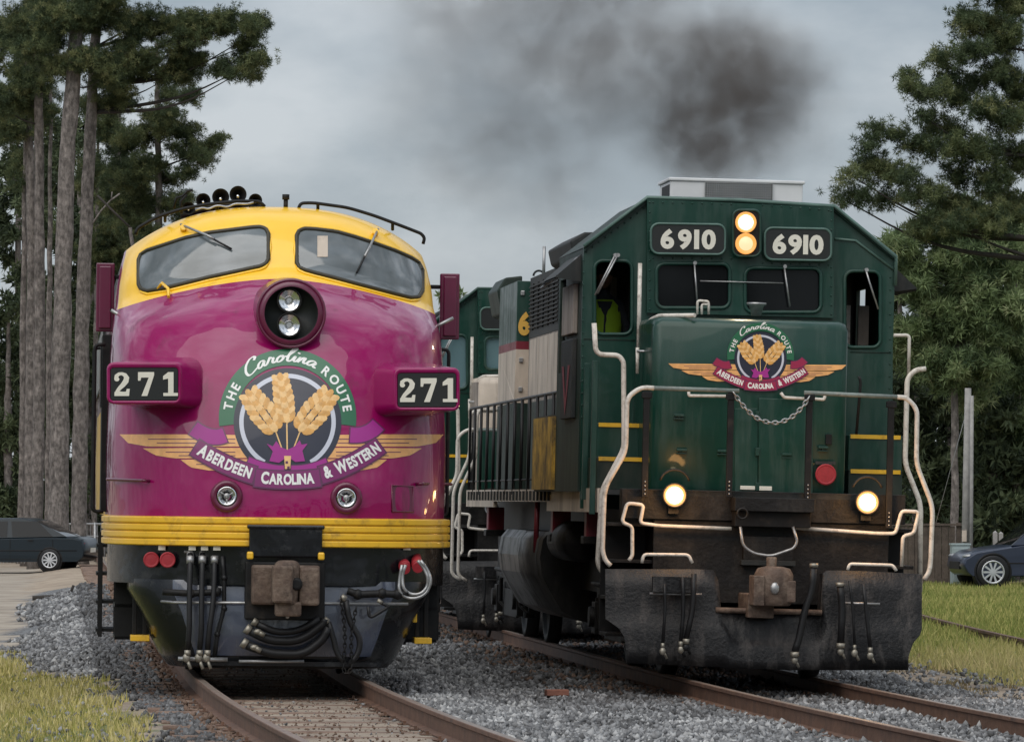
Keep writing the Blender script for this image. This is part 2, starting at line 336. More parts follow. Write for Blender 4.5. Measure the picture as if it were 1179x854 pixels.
# ------------------------------------------------------------------ the company emblem, used on both locomotives
def emblem(parent, fn, xs=1.0, rib=em_rib):
    """shapes drawn round the circle centre (0,0), unit = 1 photo pixel of the magenta nose, y down; fn(x,y,off)->3D"""
    root = None
    def ring(r0, r1, a0, a1, off, m, name, cy=5, n=72, nr=6):
        mb = MB(); rows = []
        for i in range(nr+1):
            r_ = r0+(r1-r0)*i/nr; rows.append([fn(r_*math.sin(R(a0+(a1-a0)*k/n)), cy-r_*math.cos(R(a0+(a1-a0)*k/n)), off) for k in range(n+1)])
        mb.grid(rows, m); return mb
    def strip(top, bot, off, m, mb, n=24, k=4):
        """top,bot: lists of points, linear resampled"""
        def samp(pl, t):
            d = [0]
            for a, b in zip(pl, pl[1:]): d.append(d[-1]+math.dist(a, b))
            q = t*d[-1]
            for i in range(len(pl)-1):
                if q <= d[i+1]+1e-9:
                    f = (q-d[i])/max(1e-9, d[i+1]-d[i]); return (pl[i][0]+(pl[i+1][0]-pl[i][0])*f, pl[i][1]+(pl[i+1][1]-pl[i][1])*f)
            return pl[-1]
        rows = []
        for j in range(k+1):
            w = j/k; rows.append([])
            for i in range(n+1):
                a = samp(top, i/n); b = samp(bot, i/n); rows[-1].append(fn(a[0]+(b[0]-a[0])*w, a[1]+(b[1]-a[1])*w, off))
        mb.grid(rows, m)
    E = MB()
    # wings behind everything
    for sg in (-1, 1):
        w = 1.0 if sg < 0 else .93
        def X(v): return sg*v*xs*w
        for (t, b) in ((((30, 20), (110, 19), (193, 19)), ((30, 33), (160, 33), (183, 29), (193, 19))),
                       (((30, 34.5), (100, 34.5), (166, 35)), ((30, 46), (130, 46.5), (152, 43), (166, 35))),
                       (((30, 47.5), (80, 47.5), (123, 48)), ((30, 60), (90, 60.5), (111, 57), (123, 48)))):
            strip([(X(a), c) for a, c in t], [(X(a), c) for a, c in b], .004, em_wing, E)
        for (a, b, yy) in ((60, 160, 24), (60, 150, 28.5), (60, 140, 39), (60, 125, 43), (60, 105, 53)):
            strip([(X(a), yy), (X(b), yy)], [(X(a), yy+.9), (X(b), yy+.9)], .006, em_line, E, 16, 1)
    E.build('wings', None, parent, fix=False)
    ring(60, 79, -97, 97, .007, em_green, '', cy=0, nr=3).build('green_arc', None, parent, fix=False)
    D = ring(.01, 62, -180, 180, .008, em_navy, '')
    D.v.extend([]); o = D; rg = ring(50.5, 55.5, -150, 150, .011, em_white, '', nr=2); off = len(D.v)
    D.v.extend(rg.v); k = D.mi(em_white)
    for f in rg.f: D.f.append([i+off for i in f]); D.m.append(k); D.sm.append(True)
    D.build('badge_disc', None, parent, fix=False)
    # wheat
    W = MB()
    def kern(x, y, a, l, w, m, off):
        pts = [fn(x, y, off+.003)]; n = 10
        for k in range(n):
            t = 2*math.pi*k/n; ex = l*math.cos(t)*(1 if math.cos(t) > 0 else .8); ey = w*math.sin(t)
            pts.append(fn(x+ex*math.sin(a)+ey*math.cos(a), y-ex*math.cos(a)+ey*math.sin(a), off))
        W.add(pts, [(0, 1+k, 1+(k+1) % n) for k in range(n)], m, True)
    for (bx, by, tx, ty, sp_) in ((-16, 11, -43, -26, 10.5), (-1, 0, -8, -44, 6.5), (17, 11, 47, -26, 10.5)):
        a = math.atan2(tx-bx, by-ty); nK = 8
        for i in range(nK):
            t = i/(nK-1)
            for sd_ in (-1, 0, 1):
                ww = sp_*(1-.55*abs(t-.4)*1.2)
                cx_ = bx+(tx-bx)*t+math.cos(a)*ww*sd_; cy_ = by+(ty-by)*t+math.sin(a)*ww*sd_
                kern(cx_, cy_, a+sd_*.7, 8.2, 4.3, em_wheat if (i+sd_) % 2 else em_wheat2, .012+.001*(nK-i)+.0015*(sd_ == 0))
        strip([(bx-.8, by-2), ((bx*.35)-.8, 38)], [(bx+.8, by-2), ((bx*.35)+.8, 38)], .012, em_wheat2, W, 8, 1)
    W.build('wheat_sheaf', None, parent, fix=False)
    B = MB()
    bow = [(-24, 30), (-17, 33), (-13, 27), (-8, 34), (0, 37), (8, 33), (14, 26), (16, 31), (23, 30), (17, 38), (20, 50), (9, 51), (3, 47), (-3, 47), (-10, 52), (-21, 50), (-17, 39)]
    tr = tessellate_polygon([[Vector((a, b, 0)) for a, b in bow]]); B.add([fn(a, b, .034) for a, b in bow], [tuple(t) for t in tr], em_bow)
    strip([(-4, 44), (4, 44)], [(-3, 59), (3, 59)], .038, em_wheat2, B, 3, 4)
    for (x_, y_) in ((-1, 50), (1, 56)): strip([(x_-1.5, y_), (x_+1.5, y_)], [(x_-1.5, y_+3), (x_+1.5, y_+3)], .040, em_line, B, 2, 1)
    B.build('bow', None, parent, fix=False)
    Rb = MB()
    def band(cl, w, off, m, grow=0):
        def edge(sg):
            out = []
            for i, p in enumerate(cl):
                a = cl[max(0, i-1)]; b = cl[min(len(cl)-1, i+1)]; dx, dy = b[0]-a[0], b[1]-a[1]; l_ = math.hypot(dx, dy)
                out.append((p[0]-dy/l_*sg*(w/2+grow), p[1]+dx/l_*sg*(w/2+grow)))
            if grow:
                out[0] = (out[0][0]-(cl[1][0]-cl[0][0])/math.dist(cl[0], cl[1])*grow, out[0][1]-(cl[1][1]-cl[0][1])/math.dist(cl[0], cl[1])*grow)
                out[-1] = (out[-1][0]+(cl[-1][0]-cl[-2][0])/math.dist(cl[-1], cl[-2])*grow, out[-1][1]+(cl[-1][1]-cl[-2][1])/math.dist(cl[-1], cl[-2])*grow)
            return out
        strip(edge(-1), edge(1), off, m, Rb, 20, 4)
    def qb(p0, p1, p2, n=12): return [tuple((1-t)**2*a+2*t*(1-t)*b+t*t*c for a, b, c in zip(p0, p1, p2)) for t in [i/n for i in range(n+1)]]
    # back folds linking the banners
    for cl, w in ((qb((-46, 51), (-20, 62), (-4, 61)), 12), (qb((4, 61), (25, 62), (46, 52)), 12)):
        band(cl, w, .020, em_line, 1.2); band(cl, w, .022, em_bow if rib is em_rib else rib)
    for cl, w in ((qb((-108, 12), (-88, 27), (-72, 20)), 17), (qb((72, 20), (92, 22), (104, 8)), 17)):
        band(cl, w, .013, em_line, 1.4); band(cl, w, .016, em_bow if rib is em_rib else rib)
    L_ = qb((-106, 34), (-74, 55), (-38, 66)); C_ = qb((-37, 69), (0, 74), (37, 69)); R_ = qb((38, 66), (76, 55), (106, 32))
    for cl, w in ((L_, 20), (R_, 20), (C_, 19.5)):
        e = .004 if cl is C_ else 0
        band(cl, w, .024+e, em_line, 1.6); band(cl, w, .027+e, rib)
    Rb.build('ribbon', None, parent, fix=False)
    words = []
    def text_w(s_, *a, **k): T = MB(); text_on(T, s_, *a, **k); T.build('lettering', None, parent, fix=False)
    F2 = lambda o_: (lambda x, y: fn(x, y, o_))
    # cap height of the built-in font is about .73 of its size; baselines set half a cap below the centre line
    text_w('THE', arcp(0, 0, 64.5, -83, -56), 14, F2(.012), em_text, .03, gap=.16)
    text_w('ROUTE', arcp(0, 0, 64.5, 36, 84), 14, F2(.012), em_text, .03, gap=.14)
    SC = [(.70, [[(.60, .74), (.68, .88), (.60, 1.0), (.40, .97), (.18, .72), (.07, .36), (.13, .08), (.32, 0), (.52, .07), (.70, .16)]]), (.52, [[(.38, .38), (.25, .46), (.08, .34), (.03, .12), (.12, 0), (.26, .1), (.40, .42), (.34, .12), (.42, 0), (.52, .1)]]),
          (.44, [[(0, .1), (.1, .35), (.14, .5), (.18, .38), (.31, .40), (.27, .12), (.34, 0), (.44, .1)]]), (.46, [[(.22, .45), (.06, .3), (.04, .08), (.15, 0), (.3, .1), (.36, .3), (.28, .45), (.2, .43), (.30, .34), (.46, .38)]]),
          (.32, [[(0, .3), (.2, .6), (.34, .92), (.28, 1.04), (.18, .85), (.1, .4), (.1, .1), (.18, 0), (.32, .1)]]), (.27, [[(0, .1), (.12, .45), (.09, .12), (.16, 0), (.27, .1)], [(.17, .62), (.20, .70)]]),
          (.46, [[(0, .1), (.09, .44), (.05, 0)], [(.05, .04), (.2, .4), (.31, .44), (.29, .15), (.35, 0), (.46, .1)]]), (.52, [[(.38, .38), (.25, .46), (.08, .34), (.03, .12), (.12, 0), (.26, .1), (.40, .42), (.34, .12), (.42, 0), (.52, .08)]])]
    tw = sum(w for w, _ in SC); T = MB(); pos = 0; ap = arcp(0, 0, 64.5, -46, 29)
    for w, sts in SC:
        for st in sts:
            q = fillet([Vector((pos+x+.22*y, y, 0)) for x, y in st], .12, 4); A_, B_ = [], []
            for i, p in enumerate(q):
                d_ = (q[min(i+1, len(q)-1)]-q[max(i-1, 0)]); l_ = d_.length or 1; nx, ny = -d_.y/l_, d_.x/l_; hw = .036+.030*abs(d_.y/l_)
                for sg, O_ in ((1, A_), (-1, B_)):
                    X_ = p.x+nx*hw*sg; Y_ = p.y+ny*hw*sg; cx_, cy_, a_ = ap(min(1.1, X_/tw)); O_.append(fn(cx_+Y_*16*math.sin(a_), cy_-Y_*16*math.cos(a_), .012))
            T.grid([A_, B_], em_text, False)
        pos += w
    T.build('lettering', None, parent, fix=False)
    def sh(cl, d):
        def f(t):
            q = t*(len(cl)-1); i = min(int(q), len(cl)-2); u = q-i; a, b = cl[i], cl[i+1]; dx, dy = b[0]-a[0], b[1]-a[1]; l_ = math.hypot(dx, dy)
            return (a[0]+dx*u-dy/l_*d, a[1]+dy*u+dx/l_*d, math.atan2(dy, dx))
        return f
    def inner(cl, a, b):
        f = sh(cl, 5.0); return lambda t: f(a+(b-a)*t)
    text_w('ABERDEEN', inner(L_, .06, .95), 16.8, F2(.032), em_text, .045, gap=.03, sx=.70, caps1=1.12)
    text_w('CAROLINA', inner(C_, .09, .91), 16.3, F2(.036), em_text, .045, gap=.03, sx=.70, caps1=1.12)
    text_w('& WESTERN', inner(R_, .05, .97), 16.8, F2(.032), em_text, .045, gap=.03, sx=.66, caps1=1.12)
# ================================================================== SETTING FRAMES
FF = Frame((-2.085, 47.2, 0.0), .088, R(.7))             # magenta streamlined locomotive, origin on the rail tops
GF = Frame((2.46, 50.8, -.135), .095, R(1.35))           # green road switcher

# ================================================================== MAGENTA STREAMLINED LOCOMOTIVE
def cat(xs, ys, x):
    """monotone-ish smooth interpolation of a table"""
    i = max(0, min(len(xs)-2, int(np.searchsorted(xs, x))-1)); 
    if x >= xs[-1]: i = len(xs)-2
    h = xs[i+1]-xs[i]; t = (x-xs[i])/h; t = max(0, min(1, t))
    def sl(k):
        if k == 0: return (ys[1]-ys[0])/(xs[1]-xs[0])
        if k == len(xs)-1: return (ys[-1]-ys[-2])/(xs[-1]-xs[-2])
        a = (ys[k]-ys[k-1])/(xs[k]-xs[k-1]); b = (ys[k+1]-ys[k])/(xs[k+1]-xs[k])
        return 0 if a*b <= 0 else 2*a*b/(a+b)
    m0, m1 = sl(i), sl(i+1)
    return (2*t**3-3*t*t+1)*ys[i]+(t**3-2*t*t+t)*h*m0+(-2*t**3+3*t*t)*ys[i+1]+(t**3-t*t)*h*m1
#        zc    yf    ye    W     sag   p    n
NOSE = [(.90, .02, 1.9, 1.56, .00, 2.0, 3.0), (1.46, .00, 1.9, 1.57, .00, 2.0, 3.0), (2.0, .05, 1.9, 1.58, .00, 2.0, 3.0), (2.5, .15, 1.95, 1.57, .02, 2.0, 2.9),
        (2.9, .30, 2.0, 1.56, .06, 2.0, 2.8), (3.2, .50, 2.05, 1.55, .12, 1.9, 2.7), (3.4, .74, 2.1, 1.54, .18, 1.8, 2.6), (3.55, 1.02, 2.2, 1.53, .24, 1.7, 2.5),
        (3.69, 1.32, 2.3, 1.52, .29, 1.6, 2.5), (3.78, 1.48, 2.4, 1.51, .31, 1.6, 2.5), (3.95, 1.60, 2.5, 1.50, .33, 1.8, 2.5), (4.12, 1.74, 2.6, 1.48, .37, 2.0, 2.5),
        (4.26, 1.90, 2.7, 1.46, .40, 2.3, 2.5), (4.36, 2.10, 2.8, 1.44, .42, 2.5, 2.5), (4.42, 2.38, 2.9, 1.43, .43, 2.6, 2.5), (4.445, 3.0, 3.0, 1.42, .44, 2.6, 2.5)]
NC = list(zip(*NOSE))
_ZT = np.linspace(.90, 4.445, 1400)
_TAB = [tuple(cat(NC[0], NC[k], float(z)) for k in range(1, 7)) for z in _ZT]
def nrow(z): return _lerp(z)
def _lerp(z):
    q = (z-.90)/3.545*1399; i = max(0, min(1398, int(q))); t = max(0., min(1., q-i)); A = _TAB[i]; B = _TAB[i+1]
    return [a+(b-a)*t for a, b in zip(A, B)]
def npt(z, u, off=0.):
    yf, ye, W, sag, p, n = nrow(z)
    au = min(1., abs(u)); x = W*u; y = yf+(ye-yf)*(1-(max(0, 1-au**n))**(1/n)); return Vector((x, y-off, z-sag*au**p))
def nsurf(x, zt):
    """depth of the nose surface at lateral x and height zt"""
    z = zt
    for _ in range(12):
        yf, ye, W, sag, p, n = nrow(z); au = min(.998, abs(x)/W); z1 = min(4.44, zt+sag*au**p); dz = abs(z1-z); z = z1
        if dz < 1e-4: break
    yf, ye, W, sag, p, n = nrow(z); au = min(.998, abs(x)/W)
    return yf+(ye-yf)*(1-(1-au**n)**(1/n))
def onn(px, py, off=0.):
    """point on the nose that lies under a photo pixel, lifted off the paint by off"""
    d = .6
    for _ in range(25):
        q = FF.px(px, py, d); d1 = nsurf(q.x, q.z); dd = abs(d1-d); d = .3*d+.7*d1
        if dd < 1e-4: break
    q = FF.px(px, py, d)
    e = .01; dx = (nsurf(q.x+e, q.z)-nsurf(q.x-e, q.z))/(2*e); dz = (nsurf(q.x, q.z+e)-nsurf(q.x, q.z-e))/(2*e)
    nv = Vector((dx, -1, dz)).normalized()
    if abs(dx) > 6 or abs(dz) > 6: nv = Vector((0, -1, 0))
    return q+nv*off

def build_streamliner():
    rt = FF.root('streamlined_locomotive', label='glossy magenta and yellow streamlined locomotive with a rounded nose numbered 271', cat='locomotive')
    # cross-section rows
    zs = list(np.linspace(1.46, 3.69, 34))+list(np.linspace(3.69, 4.445, 26))[1:]
    us = [math.sin(math.pi/2*t)*.6+t*.4 for t in np.linspace(-1, 1, 73)]
    def half(z0, z1, m, name, ulim=2.):
        mb = MB(); rows = []
        for z in zs:
            if z0-1e-6 <= z <= z1+1e-6: rows.append([npt(z, u) for u in us])
        mb.grid(rows, None, True, mf=(lambda i, j: m if abs((us[j]+us[j+1])/2) < ulim else maroon)); return mb.build(name, None, rt)
    nose = half(1.46, 3.69, maroon, 'nose_shell')
    crown = half(3.69, 4.445, yellow, 'cab_front', .985)
    # body side and roof behind the nose
    L_ = 15.2
    prof = [npt(z, -1) for z in zs]+[npt(4.445, u) for u in us]+[npt(z, 1) for z in reversed(zs)]
    mb = MB(); ys_ = [None, 3.6, 4.4, 8, 12, L_]
    rows = [[Vector((p.x, p.y if yy is None else yy, p.z)) for p in prof] for yy in ys_]
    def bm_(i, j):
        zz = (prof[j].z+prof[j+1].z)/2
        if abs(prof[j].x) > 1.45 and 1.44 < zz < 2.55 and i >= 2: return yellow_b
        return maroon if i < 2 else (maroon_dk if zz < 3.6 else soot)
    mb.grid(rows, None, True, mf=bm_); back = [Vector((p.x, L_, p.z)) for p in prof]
    mb.add(back, [tuple(range(len(back)))], maroon_dk)
    body = mb.build('body', None, rt)
    # side grille panels and porthole band on both sides
    for sx in (-1, 1):
        g = MB(); x = 1.60*sx
        g.box(x-.01, x+.012, 4.6, 14.6, 2.75, 3.35, soot)
        for k in range(40): g.box(x-.012, x+.028, 4.7+k*.25, 4.78+k*.25, 2.78, 3.32, silver)
        g.build('side_grille', None, rt)
        g = MB(); g.box(1.50*sx, 1.63*sx, 3.0, 3.9, 1.5, 3.2, black); g.box(1.55*sx, 1.645*sx, 3.05, 3.85, 2.5, 3.1, glass)
        g.build('cab_door', None, rt, bevel=.01)
        for yy in (2.9, 4.0):
            t = MB(); t.tube(fillet([(1.6*sx, yy, 1.5), (1.70*sx, yy, 1.5), (1.70*sx, yy, 3.1), (1.6*sx, yy, 3.1)], .05), .018, black); t.build('grab_rail', None, rt)
        t = MB()
        for k in range(4): t.box(1.45*sx, 1.66*sx, 3.0, 3.8, .35+k*.27, .38+k*.27, black)
        t.box(1.60*sx, 1.64*sx, 2.98, 3.02, .3, 1.3, black); t.box(1.60*sx, 1.64*sx, 3.78, 3.82, .3, 1.3, black); t.build('side_steps', None, rt)
        t = MB()                                                # yellow corner step and its upright
        if sx < 0: a = FF.px(150, 732, .75); b = FF.px(172, 739-4, .75); c = FF.px(179, 690, .7); d = FF.px(179, 716, .7)
        else: a = FF.px(476, 732, .75); b = FF.px(496, 738, .75); c = FF.px(477, 690, .7); d = FF.px(477, 716, .7)
        t.box(min(a.x, b.x), max(a.x, b.x), .62, .95, b.z-.02, b.z+.035, yellow_b); t.box(c.x-.022, c.x+.022, .62, .72, d.z, c.z, yellow_b)
        t.box(min(a.x, b.x)+.02, min(a.x, b.x)+.06, .85, .9, b.z, 1.0, black); t.box(max(a.x, b.x)-.06, max(a.x, b.x)-.02, .85, .9, b.z, 1.0, black)
        t.build('corner_step', None, rt, bevel=.006)
    # anticlimber band: three raised yellow ribs
    band = MB(); rows = []
    nb = 48
    for i in range(nb+1):
        z = 1.205+(1.475-1.205)*i/nb; t = (i/nb*4.0+.02) % 1.0
        off = .028+.03*(min(1, math.sin(math.pi*t)*2.4))
        if i in (0, nb): off = 0
        rows.append([npt(1.46, u, 0)*1 for u in us])
        for k, u in enumerate(us):
            a = npt(1.46, u); e = .004; u2 = max(-1, min(1, u+e)); u1 = max(-1, min(1, u-e)); tan = (npt(1.46, u2)-npt(1.46, u1)); nv = Vector((tan.y, -tan.x, 0)).normalized()
            rows[-1][k] = Vector((a.x+nv.x*off, a.y+nv.y*off, z))
    band.grid(rows, yellow_b)
    for sx in (-1, 1):
        band.box(1.57*sx, 1.60*sx, 1.9, 2.9, 1.205, 1.475, yellow_b)
    band.build('anticlimber_band', None, rt)
    # valance and pilot
    va = MB(); rows = [[npt(1.46, u, -.03)+Vector((0, 0, z-1.46)) for u in us] for z in (1.21, 1.1, .95, .86)]
    va.grid(rows, black_gl); va.build('valance', None, rt)
    pl = MB(); rows = []
    for z, W, yf, n in ((.90, 1.40, .10, 4), (.80, 1.40, .08, 4), (.6, 1.28, .06, 4.6), (.4, 1.19, .05, 4.6), (.22, 1.10, .06, 4.6), (.11, 1.02, .09, 4), (.105, 1.01, .16, 4)):
        r_ = []
        for u in us: r_.append(Vector((W*u, yf+1.25*(1-(max(0, 1-abs(u)**n))**(1/n)), z)))
        rows.append(r_)
    pl.grid(rows, None, True, mf=lambda i, j: pilot_gl if abs(us[j]) < .72 and i < 4 else black_gl)  # lighter centre is painted sky reflection; the whole pilot is black
    # lower lip
    pl.box(-.9, .9, .03, .10, .13, .17, black_gl); plo = pl.build('pilot', None, rt)
    ub = MB(); ub.box(-1.2, 1.2, .5, 14.8, .5, 1.46, black); ub.box(-1.45, 1.45, 1.9, 15, 1.0, 1.3, black); ub.build('underframe', None, rt)
    # coupler pocket cover
    cp = MB(); a = FF.px(287, 606, -.1); b = FF.px(371, 642, -.1)
    cp.box(a.x, b.x, -.10, .05, b.z, a.z, black_gl); cp.box(a.x-.02, b.x+.02, -.115, -.08, a.z-.02, a.z+.02, black_gl); cp.box(a.x-.03, b.x+.03, -.08, .1, .55, b.z-.04, black)
    for x in (a.x+.01, b.x-.01): cp.box(x-.03, x+.03, -.14, -.10, b.z-.02, b.z+.05, yellow_b)
    cp.build('coupler_cover', None, rt, bevel=.015)
    c = MB(); P = lambda x, y, d=-.35: FF.px(x, y, d)
    a = P(290, 650, -.2); b = P(368, 703, -.2); c.box(a.x, b.x, -.20, .1, b.z+.05, a.z, rust)
    a = P(314, 651, -.5); b = P(337, 694, -.5); c.box(a.x, b.x, -.52, -.2, b.z, a.z, rust)
    a = P(345, 653, -.42); b = P(352, 697, -.42); c.box(a.x, b.x+.12, -.40, -.2, b.z, a.z, rust)
    c.lathe(P(330, 696, -.35), (0, 0, 1), [(0, .10), (.36, .12), (.40, .08)], rust, 16)
    a = P(312, 692, -.4); b = P(347, 707, -.4); c.box(a.x+.04, b.x, -.42, -.2, b.z-.02, a.z, rust); c.cyl(P(341, 672, -.45), (0, 1, 0), .06, .1, black, 12)
    c.build('coupler', None, rt, bevel=.022)
    for sx in (-1, 1):                                          # steps and piping in the shade behind the pilot corners
        k = MB(); k.box(sx*1.22, sx*1.50, 1.35, 1.42, .32, 1.2, black); k.box(sx*1.22, sx*1.5, 2.4, 2.46, .32, 1.2, black)
        for z_ in (.32, .62, .92): k.box(sx*1.2, sx*1.5, 1.35, 2.46, z_, z_+.03, black)
        k.box(sx*1.18, sx*1.21, 1.3, 2.5, .3, 1.2, black); k.build('ladder_well', None, rt)
    # headlight housing
    hc = onn(335, 361); hc = FF.px(335, 361, .36); h = MB()
    h.lathe((hc.x, .30, hc.z), (0, 1, 0), [(0, .245), (0, .27), (.015, .29), (.05, .305), (.16, .31), (.75, .36)], maroon_dk, 48, cap=False)
    h.lathe((hc.x, .305, hc.z), (0, 1, 0), [(0, .272), (.01, .245), (.10, .235), (.10, .001)], numblack, 48, cap=False); hh = h.build('headlight_housing', None, rt)
    for (x, y) in ((333, 346), (333, 374)):
        q = FF.px(x, y, .36); t = MB()
        t.lathe((q.x, .37, q.z), (0, 1, 0), [(-.03, .112), (-.035, .104), (.0, .098), (.0, .096)], grime, 28, cap=False)
        t.lathe((q.x, .385, q.z), (0, 1, 0), [(-.03, .096), (-.016, .08), (-.018, .07), (-.004, .05), (-.006, .04), (.01, .03), (.03, .001)], chrome, 16, cap=False)
        t.lathe((q.x, .352, q.z), (0, 1, 0), [(0, .001), (0.0, .022)], chrome, 12, cap=False)
        t.build('sealed_beam_lamp', None, hh)
    # ring flange where the housing meets the nose
    t = MB(); t.tube([(hc.x+.305*math.cos(a_), .33, hc.z+.305*math.sin(a_)) for a_ in np.linspace(0, 2*math.pi, 40)[:-1]], .016, maroon_dk, 8, closed=True); t.build('housing_rim', None, hh)
    for (x, y) in ((261, 571), (398.5, 573)):
        q = onn(x, y); t = MB()
        t.lathe((q.x, q.y-.05, q.z), (0, 1, 0), [(0, .095), (-.01, .12), (.0, .14), (.05, .148), (.1, .15)], maroon_dk, 32, cap=False)
        t.lathe((q.x, q.y-.045, q.z), (0, 1, 0), [(0, .128), (.015, .11), (.02, .10), (.03, .09)], maroon_dk, 32, cap=False); r_ = t.build('marker_lamp', None, rt)
        t = MB(); t.lathe((q.x, q.y-.03, q.z), (0, 1, 0), [(0, .095), (-.012, .09), (-.012, .07), (.01, .06), (.03, .03), (.02, .001)], chrome, 28, cap=False)
        t.lathe((q.x, q.y-.045, q.z), (0, 1, 0), [(0, .001), (0, .025), (.012, .03)], silver, 12, cap=False)
        for k in range(3):
            a_ = k*2.094+.5; t.tube([(q.x, q.y-.04, q.z), (q.x+.09*math.cos(a_), q.y-.03, q.z+.09*math.sin(a_))], .007, silver, 6)
        t.build('lamp_lens', None, r_)
    # windshields
    for side, top, bot, tag_x in (
        ('l', [(160.5, 300), (163, 294), (170, 289.5), (190, 283), (214, 275), (242, 269), (270, 265.5), (290, 263), (300, 262.5), (306, 264.5), (309, 270)],
              [(160.5, 328), (163, 333), (170, 336), (190, 333), (214, 327), (242, 320), (270, 314), (290, 309.5), (300, 307.5), (306, 304.5), (309, 299)], 0),
        ('r', [(341.5, 272), (344, 267), (350, 264.5), (362, 265), (387, 268), (407, 273.5), (430, 281), (455, 290), (472, 297.5), (481, 303), (485.5, 312)],
              [(341.5, 303), (344, 308.5), (350, 311.5), (362, 315), (387, 321.5), (407, 327), (430, 333), (455, 339.5), (472, 343.5), (481, 342.5), (485.5, 335)], 1)):
        mb = MB(); rows = []; n = 36
        xs_ = np.linspace(top[0][0], top[-1][0], n+1)
        # denser near the ends for the rounded corners
        e = (1-np.cos(np.linspace(0, math.pi, n+1)))/2; xs_ = top[0][0]+(top[-1][0]-top[0][0])*e
        T = np.interp(xs_, [p[0] for p in top], [p[1] for p in top]); B = np.interp(xs_, [p[0] for p in bot], [p[1] for p in bot])
        for k in range(9): rows.append([onn(x, t+(b-t)*k/8, .012) for x, t, b in zip(xs_, T, B)])
        mb.grid(rows, glass_f); w = mb.build('windshield', None, rt)
        loop = [onn(x, t, .012) for x, t in zip(xs_, T)]+[onn(x, b, .012) for x, b in zip(reversed(xs_), reversed(B))]
        g = MB(); g.tube(loop, .020, rubber_seal, 8, closed=True)
        loop2 = [onn(x, t-3.2, .004) for x, t in zip(xs_[1:-1], T[1:-1])]+[onn(xs_[-1]+2.6, (T[-1]+B[-1])/2, .004)]+[onn(x, b+3.2, .004) for x, b in zip(reversed(xs_[1:-1]), reversed(B[1:-1]))]+[onn(xs_[0]-2.6, (T[0]+B[0])/2, .004)]
        g.tube(loop2, .014, yellow, 8, closed=True)
        g.build('window_gasket', None, w)
        if tag_x:
            q = MB(); q.grid([[onn(x, y, .017) for x in (365, 371, 377)] for y in (273, 285, 297)], cream); q.build('paper_notice', None, w)
    for pts in ([(211, 264.5), (240, 276), (248, 280)], [(432, 269.5), (422, 290), (417, 300)]):
        w = MB(); w.tube([onn(x, y, .06) for x, y in pts], .012, silver); w.cyl(onn(pts[0][0], pts[0][1], 0), (0, -1, .3), .03, .08, yellow, 12)
        e = (267, 289) if pts[0][0] < 300 else (409.5, 316); w.tube([onn(*pts[1], .055), onn(*e, .03)], .010, rubber, 6); w.build('wiper', None, rt)
    w = MB(); q = onn(193, 340, .02); w.tube([onn(183, 334, .02), onn(190, 331, .06), onn(196, 338, .05), onn(195, 344, .02)], .015, yellow); w.build('nose_handhold', None, rt)
    # number boxes
    for face, base in ((((127.4, 423.5), (204.7, 460.5)), ((150, 413), (233, 470))), (((458, 429.6), (525, 468.3)), ((430, 419), (505, 479)))):
        (x0, y0), (x1, y1) = face; (X0, Y0), (X1, Y1) = base; fd = -.02
        f0 = rrect(x0-4.5, y0-6.5, x1+4.5, y1+4.5, 8); b0 = rrect(X0, Y0, X1, Y1, 14)
        rows = [[FF.px(x, y, fd) for x, y in rrect(x0-.5, y0-.5, x1+.5, y1+.5, 4)], [FF.px(x, y, fd-.02) for x, y in rrect(x0-3, y0-4.5, x1+3, y1+3, 7)], [FF.px(x, y, fd) for x, y in f0], [FF.px(x*.9+X*.1, y*.9+Y*.1, fd+.05) for (x, y), (X, Y) in zip(f0, b0)], [(onn(x, y, .03) if abs(x-323) < 182 else FF.px(x, y, .8)) for x, y in b0], [FF.px(x, y, 1.2) if abs(x-323) > 182 else onn(x, y, -.05) for x, y in b0]]
        for r_ in rows: r_.append(r_[0])
        mb = MB(); mb.grid(rows, maroon); bx = mb.build('number_box', None, rt)
        mb = MB(); mb.prism(rrect(x0, y0, x1, y1, 3), lambda x, y: FF.px(x, y, fd-.006), lambda x, y: FF.px(x, y, fd+.03), numblack); pn = mb.build('number_panel', None, bx)
        D = MB(); fn = lambda x, y: FF.px(x, y, fd-.012)
        H = 27.5; y_ = (y0+y1)/2-H/2; cx0 = x0+(3.5 if x0 < 300 else 1.8); step = 28 if x0 < 300 else 24.5
        seven = [(0, 0), (.66, 0), (.66, .13), (.38, 1), (.14, 1), (.44, .23), (.13, .23), (.10, .36), (0, .36)]
        one = [(.03, .17), (.24, 0), (.46, 0), (.46, .87), (.64, .87), (.64, 1), (.04, 1), (.04, .87), (.24, .87), (.24, .27), (.03, .32)]
        for k, poly in ((1, seven), (2, one)):
            tr = tessellate_polygon([[Vector((a, b, 0)) for a, b in poly]]); D.add([fn(cx0+k*step+a*H*1.02, y_+b*H) for a, b in poly], [tuple(t) for t in tr], numwhite)
        pth = [(.10, .30), (.12, .16), (.22, .08), (.34, .07), (.46, .12), (.53, .24), (.50, .38), (.38, .54), (.22, .70), (.12, .84)]
        wd = [.17, .17, .14, .13, .17, .22, .23, .20, .16, .13]; A, Bq = [], []
        for i, (a, b) in enumerate(pth):
            p0 = pth[max(0, i-1)]; p1 = pth[min(len(pth)-1, i+1)]; dx, dy = p1[0]-p0[0], p1[1]-p0[1]; l_ = math.hypot(dx, dy); w_ = wd[i]/2
            A.append((a-dy/l_*w_, b+dx/l_*w_)); Bq.append((a+dy/l_*w_, b-dx/l_*w_))
        D.grid([[fn(cx0+a*H*1.02, y_+b*H) for a, b in A], [fn(cx0+a*H*1.02, y_+b*H) for a, b in Bq]], numwhite, False)
